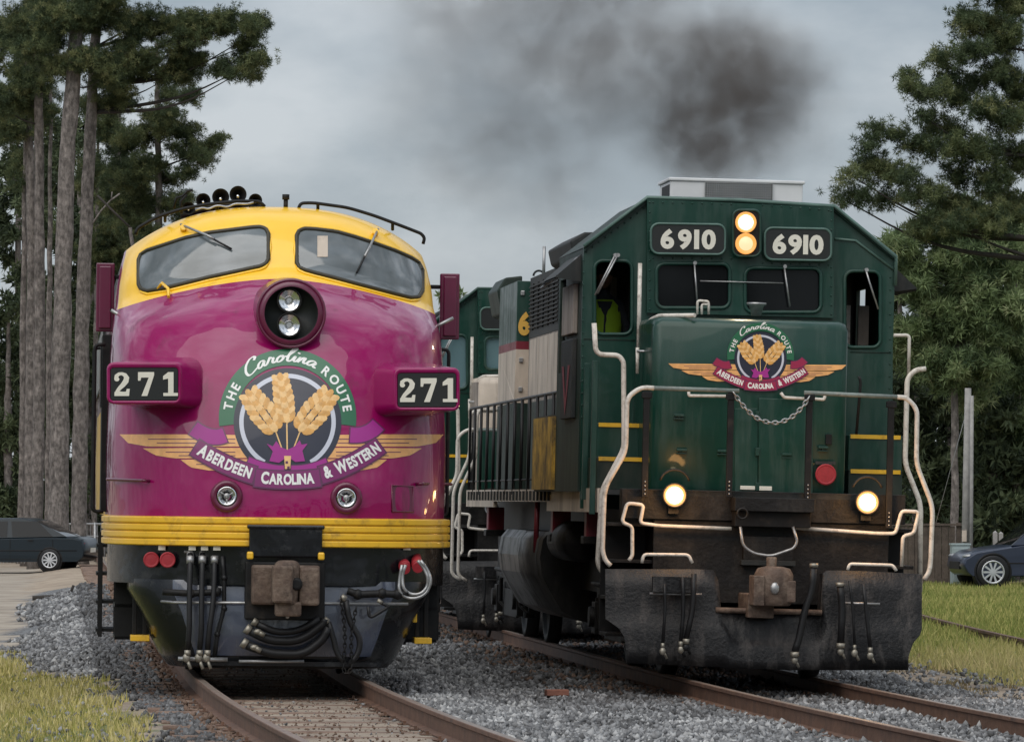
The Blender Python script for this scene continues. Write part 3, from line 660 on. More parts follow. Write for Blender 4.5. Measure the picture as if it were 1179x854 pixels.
        base_ = [(.03, .84), (.16, .78), (.34, .82), (.50, .82), (.54, .70), (.66, .70), (.63, 1), (.03, 1)]
        tr = tessellate_polygon([[Vector((a, b, 0)) for a, b in base_]]); D.add([FF.px(cx0+a*H*1.02, y_+b*H, fd-.0135) for a, b in base_], [tuple(t) for t in tr], numwhite)
        bl = [(.13+.105*math.cos(t), .30+.09*math.sin(t)) for t in np.linspace(0, 2*math.pi, 14)[:-1]]; D.add([FF.px(cx0+a*H*1.02, y_+b*H, fd-.015) for a, b in bl], [tuple(range(13))], numwhite)
        D.build('digits', None, pn, fix=False)
    # emblem follows the curve of the nose
    em = empty('nose_emblem', (0, 0, 0)); em.parent = rt
    emblem(em, lambda x, y, off: onn(331+x, 481+y, off*.5+.002))
    # grab bars on the nose, mirrors, wind wings
    for (x0, y0, x1, y1) in ((131, 551.5, 172, 553.5), (479, 557, 519, 557.5)):
        a, b = onn(x0, y0, .07), onn(x1, y1, .07); t = MB(); t.tube(fillet([onn(x0, y0, 0), a, b, onn(x1, y1, 0)], .03), .014, maroon_dk); t.build('grab_rail', None, rt)
    t = MB(); a = onn(452, 560, .006); loop = [onn(x, y, .006) for x, y in ((451, 559), (475, 559.5), (475, 589), (451, 588.5))]
    t.grid([[loop[0], loop[1]], [loop[3], loop[2]]], maroon_dk, False); t.tube(loop, .010, maroon_dk, 6, closed=True); t.build('hatch_cover', None, rt)
    for (x0, y0, x1, y1, sx) in ((111, 303, 131, 382, -1), (507, 315, 528, 391, 1)):
        a = FF.px(x0, y0, 3.1); b = FF.px(x1, y1, 3.1); t = MB(); t.box(a.x, b.x, 3.05, 3.15, b.z, a.z, maroon_dk); t.box(a.x+.03, b.x-.03, 3.02, 3.05, b.z+.03, a.z-.03, maroon_dk)
        t.box(min(a.x, b.x, key=abs)-.0, min(a.x, b.x, key=abs)-sx*.1, 3.08, 3.12, a.z-.15, a.z-.11, black); t.build('wind_deflector', None, rt, bevel=.01)
    for pts in ([(128, 357), (150, 370)], [(497, 378.5), (522, 366)]):
        t = MB(); t.tube([FF.px(x, y, 2.0) for x, y in pts], .016, silver); t.tube([FF.px(*pts[0 if pts[0][0] < 300 else 0], 2.0), FF.px(pts[0][0]+(14 if pts[0][0] < 300 else 3), pts[0][1]+8, 2.3)], .014, black); t.build('mirror_bracket', None, rt)
    # roof rails
    for pts, st in (([(156, 270), (158, 263), (180, 250), (210, 240.5), (240, 235), (275, 231.5), (299, 232), (305, 238)], (190, 250)), ([(343, 242), (346, 234), (360, 233.5), (400, 239), (430, 248), (462, 260), (485, 269), (489, 274), (487, 281)], (366, 452))):
        t = MB(); t.tube(fillet([FF.px(x, y, 2.35) for x, y in pts], .08), .016, black)
        for x in st:
            y = np.interp(x, [p[0] for p in pts], [p[1] for p in pts]); t.tube([FF.px(x, y, 2.35), FF.px(x, y+8, 2.45)], .016, black)
        t.build('roof_handrail', None, rt)
    # air horns in a row on a bracket
    hr = empty('air_horn_cluster', (0, 0, 0)); hr.parent = rt
    for (x, y, r) in ((217, 240, 7.5), (234, 231, 8.5), (254, 227, 10), (274, 224, 10), (294, 231, 8)):
        q = FF.px(x, y, 2.7); r_ = r/121; t = MB(); 
        t.lathe((q.x, q.y, q.z), (0, 1, 0), [(-.005, r_*.93), (-.012, r_), (.02, r_*.97), (.07, r_*.62), (.18, r_*.36), (.42, r_*.26), (.46, r_*.4), (.52, r_*.4)], rubber, 24, cap=False)
        t.lathe((q.x, q.y, q.z), (0, 1, 0), [(-.005, r_*.93), (.04, r_*.6), (.12, r_*.3), (.12, .001)], rubber, 24, cap=False)
        t.ball((q.x, q.y+.03, q.z-r_*.2), r_*.26, chrome, 10); t.build('horn_bell', None, hr)
    t = MB(); t.tube([FF.px(x, y, 3.05) for x, y in ((208, 248), (240, 240), (275, 236), (304, 240))], .03, black)
    t.build('horn_bracket', None, hr); t = MB(); t.tube([FF.px(x, y, 2.5) for x, y in ((200, 240), (203, 228), (210, 226), (216, 220), (222, 219))], .012, black); t.tube([FF.px(x, y, 2.5) for x, y in ((209, 246), (208, 232), (215, 224))], .014, black)
    t.build('horn_pipe', None, hr); t = MB(); t.tube(fillet([FF.px(x, y, 2.3) for x, y in ((225, 242), (233, 239), (240, 241), (250, 236), (262, 239), (270, 234.5), (285, 235), (292, 233))], .05), .010, silver, 6); t.build('horn_hose', None, hr)
    t = MB(); q = FF.px(329, 236, 2.4); t.cyl((q.x, q.y, q.z-.05), (0, 0, 1), .022, .1, black, 10); t.cyl((q.x, q.y, q.z+.05), (0, 0, 1), .035, .05, black, 10); t.build('roof_antenna', None, rt)
    # fittings on the valance and pilot
    for (x, y) in ((174, 644), (192.5, 644)):
        q = FF.px(x, y, .3); t = MB(); t.lathe((q.x, nsurf(q.x, 1.46)+.06, q.z), (0, -1, 0), [(0, .06), (.10, .065), (.11, .072), (.125, .072), (.13, .064), (.126, .05), (.128, .001)], red_lens, 20, smooth=False); t.build('mu_receptacle', None, rt)
    for (x, y) in ((466, 642), (481, 640.5)):
        q = FF.px(x, y, .2); t = MB(); t.cyl((q.x, .5, q.z), (0, -1, -.3), .05, .35, red_lens, 16); t.cyl((q.x, .25, q.z-.06), (0, -1, -.6), .055, .05, red_lens, 16); t.build('mu_receptacle', None, rt)
    for pts in ([(463, 650), (460, 665), (459, 680), (467, 688), (480, 689), (492, 682), (497, 668), (492, 655), (484, 645)], [(467, 650), (463, 662), (464, 677), (472, 684), (484, 684), (492, 676), (493, 664), (487, 652), (481, 645)]):
        t = MB(); t.tube(fillet([FF.px(x, y, -.05+.02*(i % 2)) for i, (x, y) in enumerate(pts)], .1, 4), .0145, silver, 8); t.build('jumper_cable', None, rt)
    for x in (186.5, 221, 235, 249, 469):
        q = FF.px(x, 630.5, .2); qq = FF.px(x, 630.5, .3); t = MB(); y_ = nsurf(q.x, 1.46)+.0; t.box(q.x-.032, q.x+.032, y_-.02, y_+.03, q.z-.02, q.z+.028, numwhite); t.build('label_plate', None, rt)
    for i, (x, xb) in enumerate(((219, 216), (233, 230), (247, 239))):
        t = MB(); t.tube(fillet([FF.px(x, 636, .12), FF.px(x, 650, .0), FF.px(x-1, 690, -.06), FF.px(xb+2, 725, -.08), FF.px(xb, 747, -.05)], .15), .026, rubber, 10)
        t.cyl(FF.px(x, 634, .12), (0, 0, -1), .034, .08, silver, 12); t.cyl(FF.px(x, 640, .05), (0, -.2, -1), .036, .07, silver, 12); h = t.build('air_hose', None, rt)
        t = MB(); q = FF.px(xb, 748, -.06); t.cyl(q, (0, 0, -1), .030, .05, brass, 12); t.ball((q.x-.01, q.y-.01, q.z-.07), .036, brass, 10, (1, .6, 1.2)); t.tube([(q.x, q.y, q.z-.09), (q.x+.03, q.y-.02, q.z-.17)], .016, brass); t.build('hose_coupling', None, h)
    t = MB(); t.tube([FF.px(212, 635, .15), FF.px(252, 635.5, .1)], .014, silver); t.build('pipe_bracket', None, rt)
    t = MB(); t.tube([FF.px(186, 692, .2), FF.px(200, 693, .0), FF.px(470, 695, -.0)], .013, silver); t.tube([FF.px(330, 694, -.1), FF.px(331, 710, -.3)], .016, silver); t.build('uncoupling_lever', None, rt)
    for pts, m_, r_, d in ((((187, 681), (220, 683), (250, 681), (251, 676)), black, .03, -.02), (((400, 680), (412, 684), (440, 683), (458, 684), (470, 682)), black, .034, -.02),
                        (((256, 640), (258, 665), (258, 700), (250, 730), (247, 755)), rubber, .02, .02)):
        t = MB(); t.tube(fillet([FF.px(x, y, d) for x, y in pts], .08), r_, m_); 
        for x, y in pts[1:-1]: t.ball(FF.px(x, y, d), r_*1.5, m_, 8)
        t.build('brake_pipe', None, rt)
    for pts, r_ in ((((288, 726), (310, 737), (345, 738), (372, 718), (374, 712)), .040), (((296, 718), (318, 728), (345, 726), (368, 712)), .032), (((284, 742), (310, 752), (350, 753), (372, 735), (378, 722)), .042), (((378, 716), (384, 735), (388, 752), (396, 762)), .026), (((398, 690), (402, 715), (415, 735), (413, 752), (402, 765)), .028), (((440, 694), (448, 698), (425, 712), (424, 698)), .016)):
        t = MB(); t.tube(fillet([FF.px(x, y, -.10) for x, y in pts], .25, 8), r_, rubber, 10)
        t.cyl(FF.px(*pts[0], -.10), (-.6, 0, .4), r_*1.15, .05, brass, 12); t.build('air_hose', None, rt)
    for x, y in ((297, 727), (293, 745)):
        t = MB(); q = FF.px(x, y, -.14); t.ball(q, .034, brass, 10, (1.2, .8, .8)); t.tube([q, (q.x+.06, q.y, q.z-.03)], .024, brass); t.build('hose_coupling', None, rt)
    ch = MB()
    def chain(mb, pts, d, r=.018, rr_=.006, m=silver):
        P_ = fillet([FF.px(x, y, d) for x, y in pts], .3, 8) if isinstance(d, float) else pts
        Ls = [0]
        for a, b in zip(P_, P_[1:]): Ls.append(Ls[-1]+(b-a).length)
        k = 0; s = 0; i = 0
        while s < Ls[-1]:
            while i < len(Ls)-2 and Ls[i+1] < s: i += 1
            t_ = (s-Ls[i])/max(1e-6, Ls[i+1]-Ls[i]); p = P_[i].lerp(P_[i+1], t_); dr = (P_[i+1]-P_[i]).normalized()
            sd_ = dr.cross(Vector((0, 1, 0))).normalized() if k % 2 else Vector((0, 1, 0)); 
            mb.tube([p+dr*(r*1.5*math.cos(a))+sd_*(r*.8*math.sin(a)) for a in np.linspace(0, 2*math.pi, 11)[:-1]], rr_, m, 5, closed=True); s += r*2.1; k += 1
    build_streamliner.chain = chain
    chain_dark = grime; chain(ch, ((393, 690), (398, 730), (395, 770), (399, 776), (405, 770), (404, 730), (410, 700)), -.12, m=black); ch.build('hanging_chain', None, rt)
    t = MB(); t.tube([FF.px(205, 758, .0), FF.px(262, 759, .0)], .02, silver); t.tube([FF.px(275, 761, .0), FF.px(350, 761, .0)], .015, silver); t.build('pilot_rail', None, rt)
    # trucks
    for y0 in (2.9, 11.2): truck(rt, y0, 2, .95)
    return rt

def truck(rt, y0, n, halfw, m=None, base=2.7):
    """a bogie: side frames with axle boxes, springs; wheelsets with flanged wheels"""
    m = m or grime; sp = base/(n-1); tr = empty('truck', (0, 0, 0)); tr.parent = rt
    f = MB()
    for sx in (-1, 1):
        x = sx*halfw
        f.box(x-.07, x+.07, y0-.5, y0+base+.5, .62, .80, m); f.box(x-.05, x+.05, y0-.55, y0-.35, .35, .8, m); f.box(x-.05, x+.05, y0+base+.35, y0+base+.55, .35, .8, m)
        for k in range(n):
            yy = y0+k*sp; f.box(x-.02, x+sx*.16, yy-.16, yy+.16, .32, .66, m); f.cyl((x+sx*.05, yy, .5), (sx, 0, 0), .11, .16, m, 16)
            for dd in (-.38, .38): f.cyl((x+sx*.03, yy+dd, .3), (0, 0, 1), .07, .4, m, 12)
        for k in range(n-1): f.box(x-.06, x+.1*sx, y0+k*sp+.55, y0+(k+1)*sp-.55, .28, .62, m)
        f.tube([(x+sx*.12, y0-.4, .85), (x+sx*.12, y0+base+.4, .85)], .03, m, 8)
        for k in range(n): f.tube([(x+sx*.14, y0+k*sp-.5, .75), (x+sx*.14, y0+k*sp-.42, .45), (x+sx*.05, y0+k*sp-.52, .35)], .03, m, 8)
    f.box(-halfw, halfw, y0+base/2-.3, y0+base/2+.3, .5, .8, m); f.build('side_frame', None, tr, bevel=.02)
    for k in range(n):
        w = MB(); yy = y0+k*sp
        for sx in (-1, 1): w.lathe((sx*.68, yy, .5), (sx, 0, 0), [(-.03, .30), (-.03, .525), (0, .53), (.03, .51), (.12, .50), (.12, .42), (.09, .40), (.09, .1), (.13, .08), (.13, .001)], black, 32, cap=False)
        w.cyl((-.7, yy, .5), (1, 0, 0), .09, 1.4, black, 16); w.build('wheelset', None, tr)
# ================================================================== GREEN ROAD SWITCHERS
def build_switcher(FR, lead=True, label='', nose_m=None):
    P = GF.px          # the pattern is measured on the leading unit; the trailing one reuses the same real dimensions
    rt = FR.root('road_switcher_locomotive', label=label, cat='locomotive', group=None)
    nose_m = nose_m or green
    def plate(name, pts, d, th, m, holes=(), parent=None, bevel=0):
        """flat plate whose outline is given in photo pixels at depth d"""
        mb = MB(); L3 = [P(x, y, d) for x, y in pts]; H3 = [[P(x, y, d) for x, y in h] for h in holes]
        mb.prism([(p.x, p.z) for p in L3], lambda a, b: Vector((a, d, b)), lambda a, b: Vector((a, d+th, b)), m, [[(p.x, p.z) for p in h] for h in H3])
        return mb.build(name, None, parent or rt, bevel=bevel)
    def frame(mb, pts, d, r, m, seg=8): mb.tube([P(x, y, d) for x, y in pts], r, m, seg, closed=True)
    def tub(name, pts, d, r, m, parent=None, fil=.07, seg=10):
        mb = MB(); q = [P(x, y, d if not isinstance(d, (list, tuple)) else d[i]) for i, (x, y) in enumerate(pts)]; mb.tube(fillet(q, fil, 6), r, m, seg); return mb.build(name, None, parent or rt)
    deck = P(880, 567, .3).z; HW = 1.52; LEN = 17.6
    # ---- plow
    pw = MB()
    def pd(x): return -.28+.10*abs(x)          # slight V
    cols = []
    outl_t = [(697, 655), (720, 655), (760, 655), (800, 655), (821, 656), (827, 668), (830, 702), (870, 703), (910, 704), (944, 705), (947, 660), (952, 656.5), (990, 657), (1030, 659), (1061, 661)]
    outl_b = [(697, 712), (722, 762), (760, 763), (800, 764), (821, 765), (827, 766), (830, 767), (870, 769), (910, 771), (944, 771), (947, 771), (952, 771), (990, 771), (1046, 771), (1061, 731)]
    rows = []
    for k in range(9):
        r_ = []
        for a in outl_t:
            a2 = (0, 763+8*min(1, (a[0]-697)/200))
            u = (a[0]-697)/364; TT = (0, .2, .42, .53, .57, .63, .72, .86, 1)[k]; y = a[1]+((a2[1])-a[1])*TT
            lx = 697 if y < 712 else (697+15*(y-712)/10 if y < 722 else (712+8*(y-722)/13 if y < 735 else 720+2*(y-735)/28)); rx = 1061.5 if y < 728 else (1061.5-15*(y-728)/18 if y < 746 else 1046)
            x = lx+(rx-lx)*u; c0 = P(x, y, -.2); dd = pd(c0.x)-.10*math.sin(math.pi*min(1, k/8)*.5)+.10; r_.append(P(x, y, dd))
        rows.append(r_)
    pw.grid(rows, plowm); pw.grid([[v+Vector((0, .03, 0)) for v in r_] for r_ in rows], plowm)
    pw.grid([rows[-1], [v+Vector((0, .05, 0)) for v in rows[-1]]], plowm, False); pw.grid([[v+Vector((0, .20, 0)) for v in rows[0]], rows[0]], plowm, False)
    a = P(751, 663, -.22); b = P(800, 682, -.22); pw.box(a.x, b.x, -.30, -.2, b.z, a.z, plowm); pw.tube([P(748, 683, -.24), P(808, 684, -.24)], .012, silver)
    a = P(970, 694, -.22); b = P(1013, 697, -.22); pw.tube([P(970, 694, -.24), P(1013, 695, -.24)], .012, silver)
    pw.tube([P(824, 702, -.16), P(866, 703, -.2), P(946, 705, -.16)], .028, rust, 8)
    pw.build('snow_plow', None, rt)
    # ---- end sill, pilot, anticlimber, steps
    s = MB(); a = P(716, 570, .3); b = P(1042, 604, .3)
    s.box(a.x, b.x, .30, .5, b.z, deck+.01, grime); s.box(-1.08, 1.25, .34, .6, .75, deck-.02, grime)
    a = P(846, 572, .0); b = P(938, 590, .0); s.box(a.x, b.x, -.02, .35, b.z, a.z, grime)
    s.box(a.x+.02, b.x-.02, .1, .36, b.z-.15, b.z, black)
    s.tube([(P(854.5, 591, -.03).x+.05*math.cos(t), -.05, P(854.5, 591, -.03).z+.05*math.sin(t)) for t in np.linspace(0, 2*math.pi, 17)[:-1]], .012, grime, 6, closed=True)
    a = P(856, 617, .25); b = P(913, 648, .25); s.box(a.x, b.x, .22, .36, b.z, a.z, grime); s.box(a.x-.02, b.x+.02, .20, .36, b.z-.03, b.z+.02, soot)
    s.build('pilot_plate', None, rt, bevel=.01)
    dk = MB(); dk.box(-HW, HW, 1.25, LEN-1.0, deck-.05, deck, soot); dk.box(-1.1, 1.15, .3, 1.3, deck-.05, deck-.001, soot); dk.box(-1.05, 1.05, .5, LEN-.5, .75, deck-.05, black)
    dk.build('walkway_deck', None, rt)
    for sx in (-1, 1):
        st = MB()
        for k in range(4): st.box(sx*1.05, sx*HW, .42, 1.0, deck-.36*(k+1), deck-.36*(k+1)+.035, grime)
        st.box(sx*1.05, sx*1.08, .42, 1.25, .42, deck, grime); st.box(sx*1.05, sx*HW, 1.0, 1.04, .42, deck-.36, black)
        st.build('step_well', None, rt, bevel=.004)
        # walkway sill: cream edge with gussets
        sl = MB(); sl.box(sx*(HW-.03), sx*(HW+.02), 1.25, 6.2, deck-.23, deck+.01, cream); sl.box(sx*(HW-.03), sx*(HW+.02), 6.2, 12.6, deck-.13, deck+.008, cream); sl.box(sx*(HW-.03), sx*(HW+.02), 12.6, LEN-1.2, deck-.20, deck+.01, cream)
        for k in range(26): sl.box(sx*(HW+.02), sx*(HW+.045), 5.9+k*.4, 5.95+k*.4, deck-.12, deck-.01, soot)
        sl.build('walkway_sill', None, rt)
        for y0 in (3.0, 6.4, 14.2):
            j = MB(); j.box(sx*1.25, sx*1.45, y0, y0+.22, deck-.52, deck-.2, redband); j.box(sx*1.22, sx*1.48, y0-.03, y0+.25, deck-.56, deck-.48, grime); j.build('jacking_pad', None, rt, bevel=.01)
        # side railings: posts and top rail
        rl = empty('side_railing', (0, 0, 0)); rl.parent = rt
        t = MB(); t.tube(fillet([(sx*HW, 5.2, deck), (sx*HW, 5.2, deck+1.05), (sx*HW, LEN-1.3, deck+1.05), (sx*HW, LEN-1.3, deck+.02)], .06), .018, rubber, 8); t.tube([(sx*HW, 5.2, deck+.12), (sx*HW, LEN-1.3, deck+.12)], .010, rubber, 6); t.build('top_rail', None, rl)
        for k in range(12):
            yy = 5.8+k*.88; t = MB(); t.tube([(sx*(HW+.01), yy, deck-.05), (sx*(HW+.01), yy, deck+1.05)], .019, rubber, 8); t.build('railing_post', None, rl)
        # rear step handrails, white
        for (dy, o_) in ((LEN-1.15, 0), (LEN-.15, .12)):
            t = MB(); t.tube(fillet([(sx*1.1, dy, deck+1.05), (sx*(1.42), dy, deck+1.05), (sx*1.42, dy, deck+.45), (sx*1.62, dy, deck), (sx*1.62, dy, .75), (sx*1.5, dy, .68)], .1), .022, white_t); t.build('step_handrail', None, rt)
    # ---- front white handrails
    tub('step_handrail', [(684, 372), (686, 408), (712, 409), (718, 416), (718.5, 516), (693, 564), (688, 650), (696, 662), (711, 665)], [1.25]*9, .026, white_t, fil=.08)
    tub('front_handrail', [(851, 450), (752, 446.6)], .2, .022, weather_t); tub('step_handrail', [(753, 446.7), (738, 446), (722, 457), (720.5, 520), (696, 562), (693.5, 634), (697, 645), (703, 651)], [.2]*8, .024, white_t, fil=.1)
    tub('front_handrail', [(926, 452), (1034, 457)], .2, .022, weather_t); tub('step_handrail', [(1033, 457), (1043, 457.5), (1056, 470), (1055, 534), (1074, 583), (1071.5, 645), (1070, 658), (1064, 667)], .2, .024, white_t, fil=.1)
    tub('step_handrail', [(1066, 424.5), (1053, 426), (1044.5, 436), (1042, 534), (1060, 580), (1059, 681)], 1.25, .026, white_t, fil=.09)
    tub('grab_rail', [(1029, 386), (1047, 386), (1046, 434)], 1.9, .018, white_t, fil=.04)
    tub('grab_rail', [(737, 303), (735, 409)], 2.2, .022, white_t); tub('grab_rail', [(800, 363), (759, 363.5), (748, 369), (747, 430)], [.95, 1.3, 1.6, 1.7], .022, white_t, fil=.05)
    tub('grab_rail', [(733, 404), (758, 405)], 1.7, .012, silver); tub('grab_rail', [(734, 400), (734, 430)], 1.72, .018, white_t)
    tub('grab_rail', [(989, 433), (991, 440), (986, 500)], .9, .015, black)
    # black posts of the front railing
    for x, y0, y1 in ((745, 450, 572), (842, 452, 572), (932.5, 453, 576), (1026.5, 461, 608)):
        t = MB(); a = P(x, y0, .2); b = P(x, y1, .2); t.box(a.x-.03, a.x+.03, .19, .24, b.z, a.z, black); t.box(a.x-.05, a.x+.05, .18, .23, a.z-.07, a.z-.01, black)
        for k in range(4): t.ball((a.x, .185, b.z+.03+k*.04), .01, silver, 6)
        t.build('railing_post', None, rt, bevel=.006)
    # green uprights beside the cab steps
    for x, y0, y1, d in ((676.5, 418, 575, 2.3), (686, 415, 592, 1.3)):
        t = MB(); a = P(x, y0, d); b = P(x, y1, d); t.box(a.x-.028, a.x+.028, d, d+.05, b.z, a.z, green_lt); t.build('railing_post', None, rt, bevel=.005)
    # cut levers
    tub('uncoupling_lever', [(724, 645), (728, 640), (728, 606), (716, 601), (722, 579), (741, 581), (737, 602), (758, 605), (842, 608.5)], .22, .019, white_t, fil=.04)
    tub('uncoupling_lever', [(1038, 652), (1039.5, 617), (1052, 614), (1058, 589), (1038, 588), (1031, 614), (1010, 614), (916, 607.5)], .22, .019, white_t, fil=.04)
    tub('step_grab', [(739, 648), (741, 638), (793, 638.5), (797, 648)], .0, .017, white_t, fil=.04); tub('step_grab', [(976, 656), (978, 649), (1028, 650.5), (1032, 657)], .0, .017, white_t, fil=.04)
    tub('uncoupling_rod', [(852.5, 606), (855, 628), (868, 637), (888, 640), (914, 631), (918, 623), (913, 606)], .08, .015, silver, fil=.06)
    # ---- coupler
    c = MB(); a = P(866, 662, -.5); b = P(878, 697, -.5)
    c.box(a.x, b.x, -.62, -.3, b.z, a.z, rust); c.lathe(P(890, 697, -.45), (0, 0, 1), [(0, .16), (.04, .19), (.30, .19), (.36, .16), (.38, .08)], rust, 18); c.box(P(903, 660, -.5).x, P(915, 660, -.5).x, -.60, -.3, P(903, 693, -.5).z, P(903, 668, -.5).z, rust)
    c.box(P(875, 0, -.2).x, P(905, 0, -.2).x, -.35, .35, P(0, 692, -.2).z, P(0, 664, -.2).z, rust); c.cyl(P(888, 660, -.45), (0, 0, 1), .05, .16, rust, 12); c.ball(P(892, 677, -.64), .06, silver, 10, (.8, .5, 1)); c.build('coupler', None, rt, bevel=.025)
    # ---- hoses
    for pts, r_, d in ((((765, 672), (766, 700), (763, 740)), .016, -.34), (((786, 664), (787, 700), (784, 738)), .020, -.34), (((799, 660), (798, 700), (790, 735)), .028, -.35), (((937, 650), (935, 680), (927, 700), (920, 735), (915, 750)), .036, -.42),
                       (((967, 672), (970, 700), (968, 740)), .036, -.34), (((978, 668), (982, 700), (984, 742)), .014, -.34), (((994, 672), (998, 710), (1002, 745)), .020, -.34)):
        h = tub('air_hose', pts, d, r_, rubber, fil=.2)
        x, y = pts[-1]; t = MB(); q = P(x, y, d); t.cyl(q, (0, 0, -1), r_*1.2, .05, brass, 12); t.ball((q.x, q.y-.01, q.z-.08), .030, brass if y > 737 else rubber, 10, (1.1, .7, 1.3)); t.tube([(q.x, q.y, q.z-.06), (q.x+.045, q.y, q.z-.15)], .014, brass if y > 738 else grime)
        if r_ > .035: t.cyl(P(pts[0][0], pts[0][1]+3, d), (0, 0, 1), r_*1.2, .04, brass, 12)
        t.build('hose_coupling', None, h)
    # ---- short hood (nose)
    nd = .95
    nz0, nz1 = P(0, 570, nd), P(868, 366, nd); x0 = P(752, 400, nd).x; x1 = P(977, 400, nd).x; zt = P(868, 367, nd).z
    prof = [(nd+.02, deck), (nd, deck+.05), (nd, deck+1.02), (nd, deck+1.03), (nd, zt-.10), (nd+.02, zt-.05), (nd+.07, zt-.015), (nd+.14, zt), (2.6, zt+.02)]
    nb = MB(); rows = []
    for sx_, ins in ((x0+.0, 1), (x0+.02, 1), (x0+.09, 0), (0, 0), (x1-.09, 0), (x1-.02, 1), (x1, 1)):
        e = .07 if sx_ in (x0, x1) else (.02 if ins else 0); rows.append([Vector((sx_, y+e*(y < 1.2), z-(e if i >= 5 else 0))) for i, (y, z) in enumerate(prof)])
    nb.grid(rows, None, True, mf=lambda i, j: green if j < 3 else nose_m)
    for X in (x0, x1): nb.add([Vector((X, y, z)) for y, z in [(nd+.07, deck), (nd+.09, zt-.07), (2.6, zt-.05), (2.6, deck)]], [(0, 1, 2, 3)], nose_m if lead else cream_d)
    hood = nb.build('short_hood', None, rt)
    if lead:
        dn = plate('nose_door', [(873.5, 458), (936, 460), (936, 571), (873.5, 571)], nd-.022, .03, green, parent=hood, bevel=.006)
        plate('nose_panel', [(846, 470), (872, 470), (872, 571), (846, 571)], nd-.006, .02, green, parent=hood, bevel=.004)
        def hw(nm, *bs):
            t = MB()
            for b_ in bs: t.box(*b_)
            t.build(nm, None, hood, bevel=.004)
        for x, y in ((872, 478), (872, 520), (872, 560)): q = P(x, y, nd-.03); hw('hinge', (q.x-.02, q.x+.02, nd-.04, nd, q.z-.04, q.z+.04, green_lt))
        for x, y in ((906, 523), (785, 518), (782, 478), (832, 519), (948, 515)): q = P(x, y, nd-.04); hw('latch', (q.x-.05, q.x+.05, nd-.045, nd, q.z-.012, q.z+.012, green_lt), (q.x-.05, q.x+.05, nd-.03, nd, q.z-.04, q.z-.028, green_lt), (q.x-.012, q.x+.012, nd-.02, nd, q.z-.04, q.z, green_lt))
        for nm, x0_, x1_, y0_, y1_, m_, d_ in (('vent_hole', 900, 912, 566, 558, black, .04), ('vent_hole', 949, 956, 488, 476, black, .03), ('label_plate', 852, 869, 543, 538.5, numwhite, .03), ('label_plate', 873.6, 888, 543.5, 538.5, numwhite, .05), ('cover_plate', 810, 832, 568, 545, green_lt, .05), ('cover_plate', 938, 966, 573, 556, soot, .05)): hw(nm, (P(x0_, 560, nd).x, P(x1_, 560, nd).x, nd-d_, nd, P(0, y0_, nd).z, P(0, y1_, nd).z, m_))
        q = P(951, 546, nd-.1); t = MB(); t.lathe((q.x, nd-.02, q.z), (0, -1, 0), [(0, .08), (.05, .09), (.06, .105), (.075, .105), (.08, .095), (.076, .08), (.078, .001)], red_lens, 22, smooth=False); t.box(q.x-.1, q.x+.1, nd-.06, nd-.03, q.z+.10, q.z+.13, soot); t.build('mu_receptacle', None, rt)
        for pts in (((793, 451), (793, 455.5), (838, 456)), ((899, 452), (903, 457.5), (928, 459)), ((936, 459), (949, 460), (950, 454))): tub('grab_rail', pts, nd-.09, .016, white_t, fil=.02)
        em = empty('nose_emblem', (0, 0, 0)); em.parent = rt; S = .487
        emblem(em, lambda x, y, off: P(875.7+x*S, 410+y*S+(.004*x), nd-.012-off*.6), xs=1.13, rib=em_rib2)
        t = MB(); pts = [P(x, y, .16) for x, y in ((846, 454), (856, 468), (872, 483), (893, 488), (912, 481), (926, 466), (932, 456))]; build_streamliner.chain(t, fillet(pts, .3, 8), None, .022, .0075, silver); t.build('safety_chain', None, rt)
        for pts in (((803, 362), (803, 346), (816, 347), (816, 362)), ((808, 362), (808, 350), (816, 351))): tub('nose_top_bracket', pts, 1.3, .013, white_t, fil=.03)
        t = MB(); a = P(871, 352, 1.35); t.lathe((a.x, a.y, a.z-.1), (0, 0, 1), [(0, .05), (.1, .075), (.11, .10), (.13, .10)], silver, 16); t.build('hood_vent', None, rt)
    # ---- stepped risers with yellow nosings either side of the nose
    for (xa, xb, y1_, y2_) in ((687, 752, 526, 487), (977, 1039, 540.5, 500.5)):
        t = MB(); a = P(xa, y1_, 1.5); b = P(xb, y1_, 1.5); t.box(a.x, b.x, 1.5, 2.55, deck, a.z, green_ol); a2 = P(xa, y2_, 2.0); b2 = P(xb, y2_, 2.0); t.box(a2.x, b2.x, 2.0, 2.55, a.z-.01, a2.z, green); st = t.build('cab_step', None, rt, bevel=.006)
        t = MB(); t.box(a.x+.02, b.x-.02, 1.488, 1.54, a.z-.035, a.z+.006, yellow_b); t.build('step_nosing', None, st); t = MB(); t.box(a2.x+.02, b2.x-.02, 1.988, 2.04, a2.z-.035, a2.z+.006, yellow_b); t.build('step_nosing', None, st)
    # ---- cab
    cd = 2.5
    wl = rrect(685, 301, 727, 384, 9); wr = rrect(973, 313, 1013, 399, 9); w1 = rrect(757, 304, 839, 354, 9); w2 = rrect(859, 309, 944, 359, 9)
    outer = [(668, 585), (669, 400), (672, 285), (745, 229), (852, 232), (960, 239), (1031, 297), (1030, 330), (1028, 400), (1027, 592)]
    cabf = plate('cab_front', outer, cd, .04, green, [wl, wr, w1, w2], bevel=.008)
    cen = [(745, 229), (960, 239), (960, 366), (745, 360)]
    mb = MB(); L3c = [P(x, y, cd-.07) for x, y in cen]; H3c = [[P(x, y, cd-.07) for x, y in h] for h in (w1, w2)]
    mb.prism([(p.x, p.z) for p in L3c], lambda a, b: Vector((a, cd-.07, b)), lambda a, b: Vector((a, cd-.002, b)), green, [[(p.x, p.z) for p in h] for h in H3c])
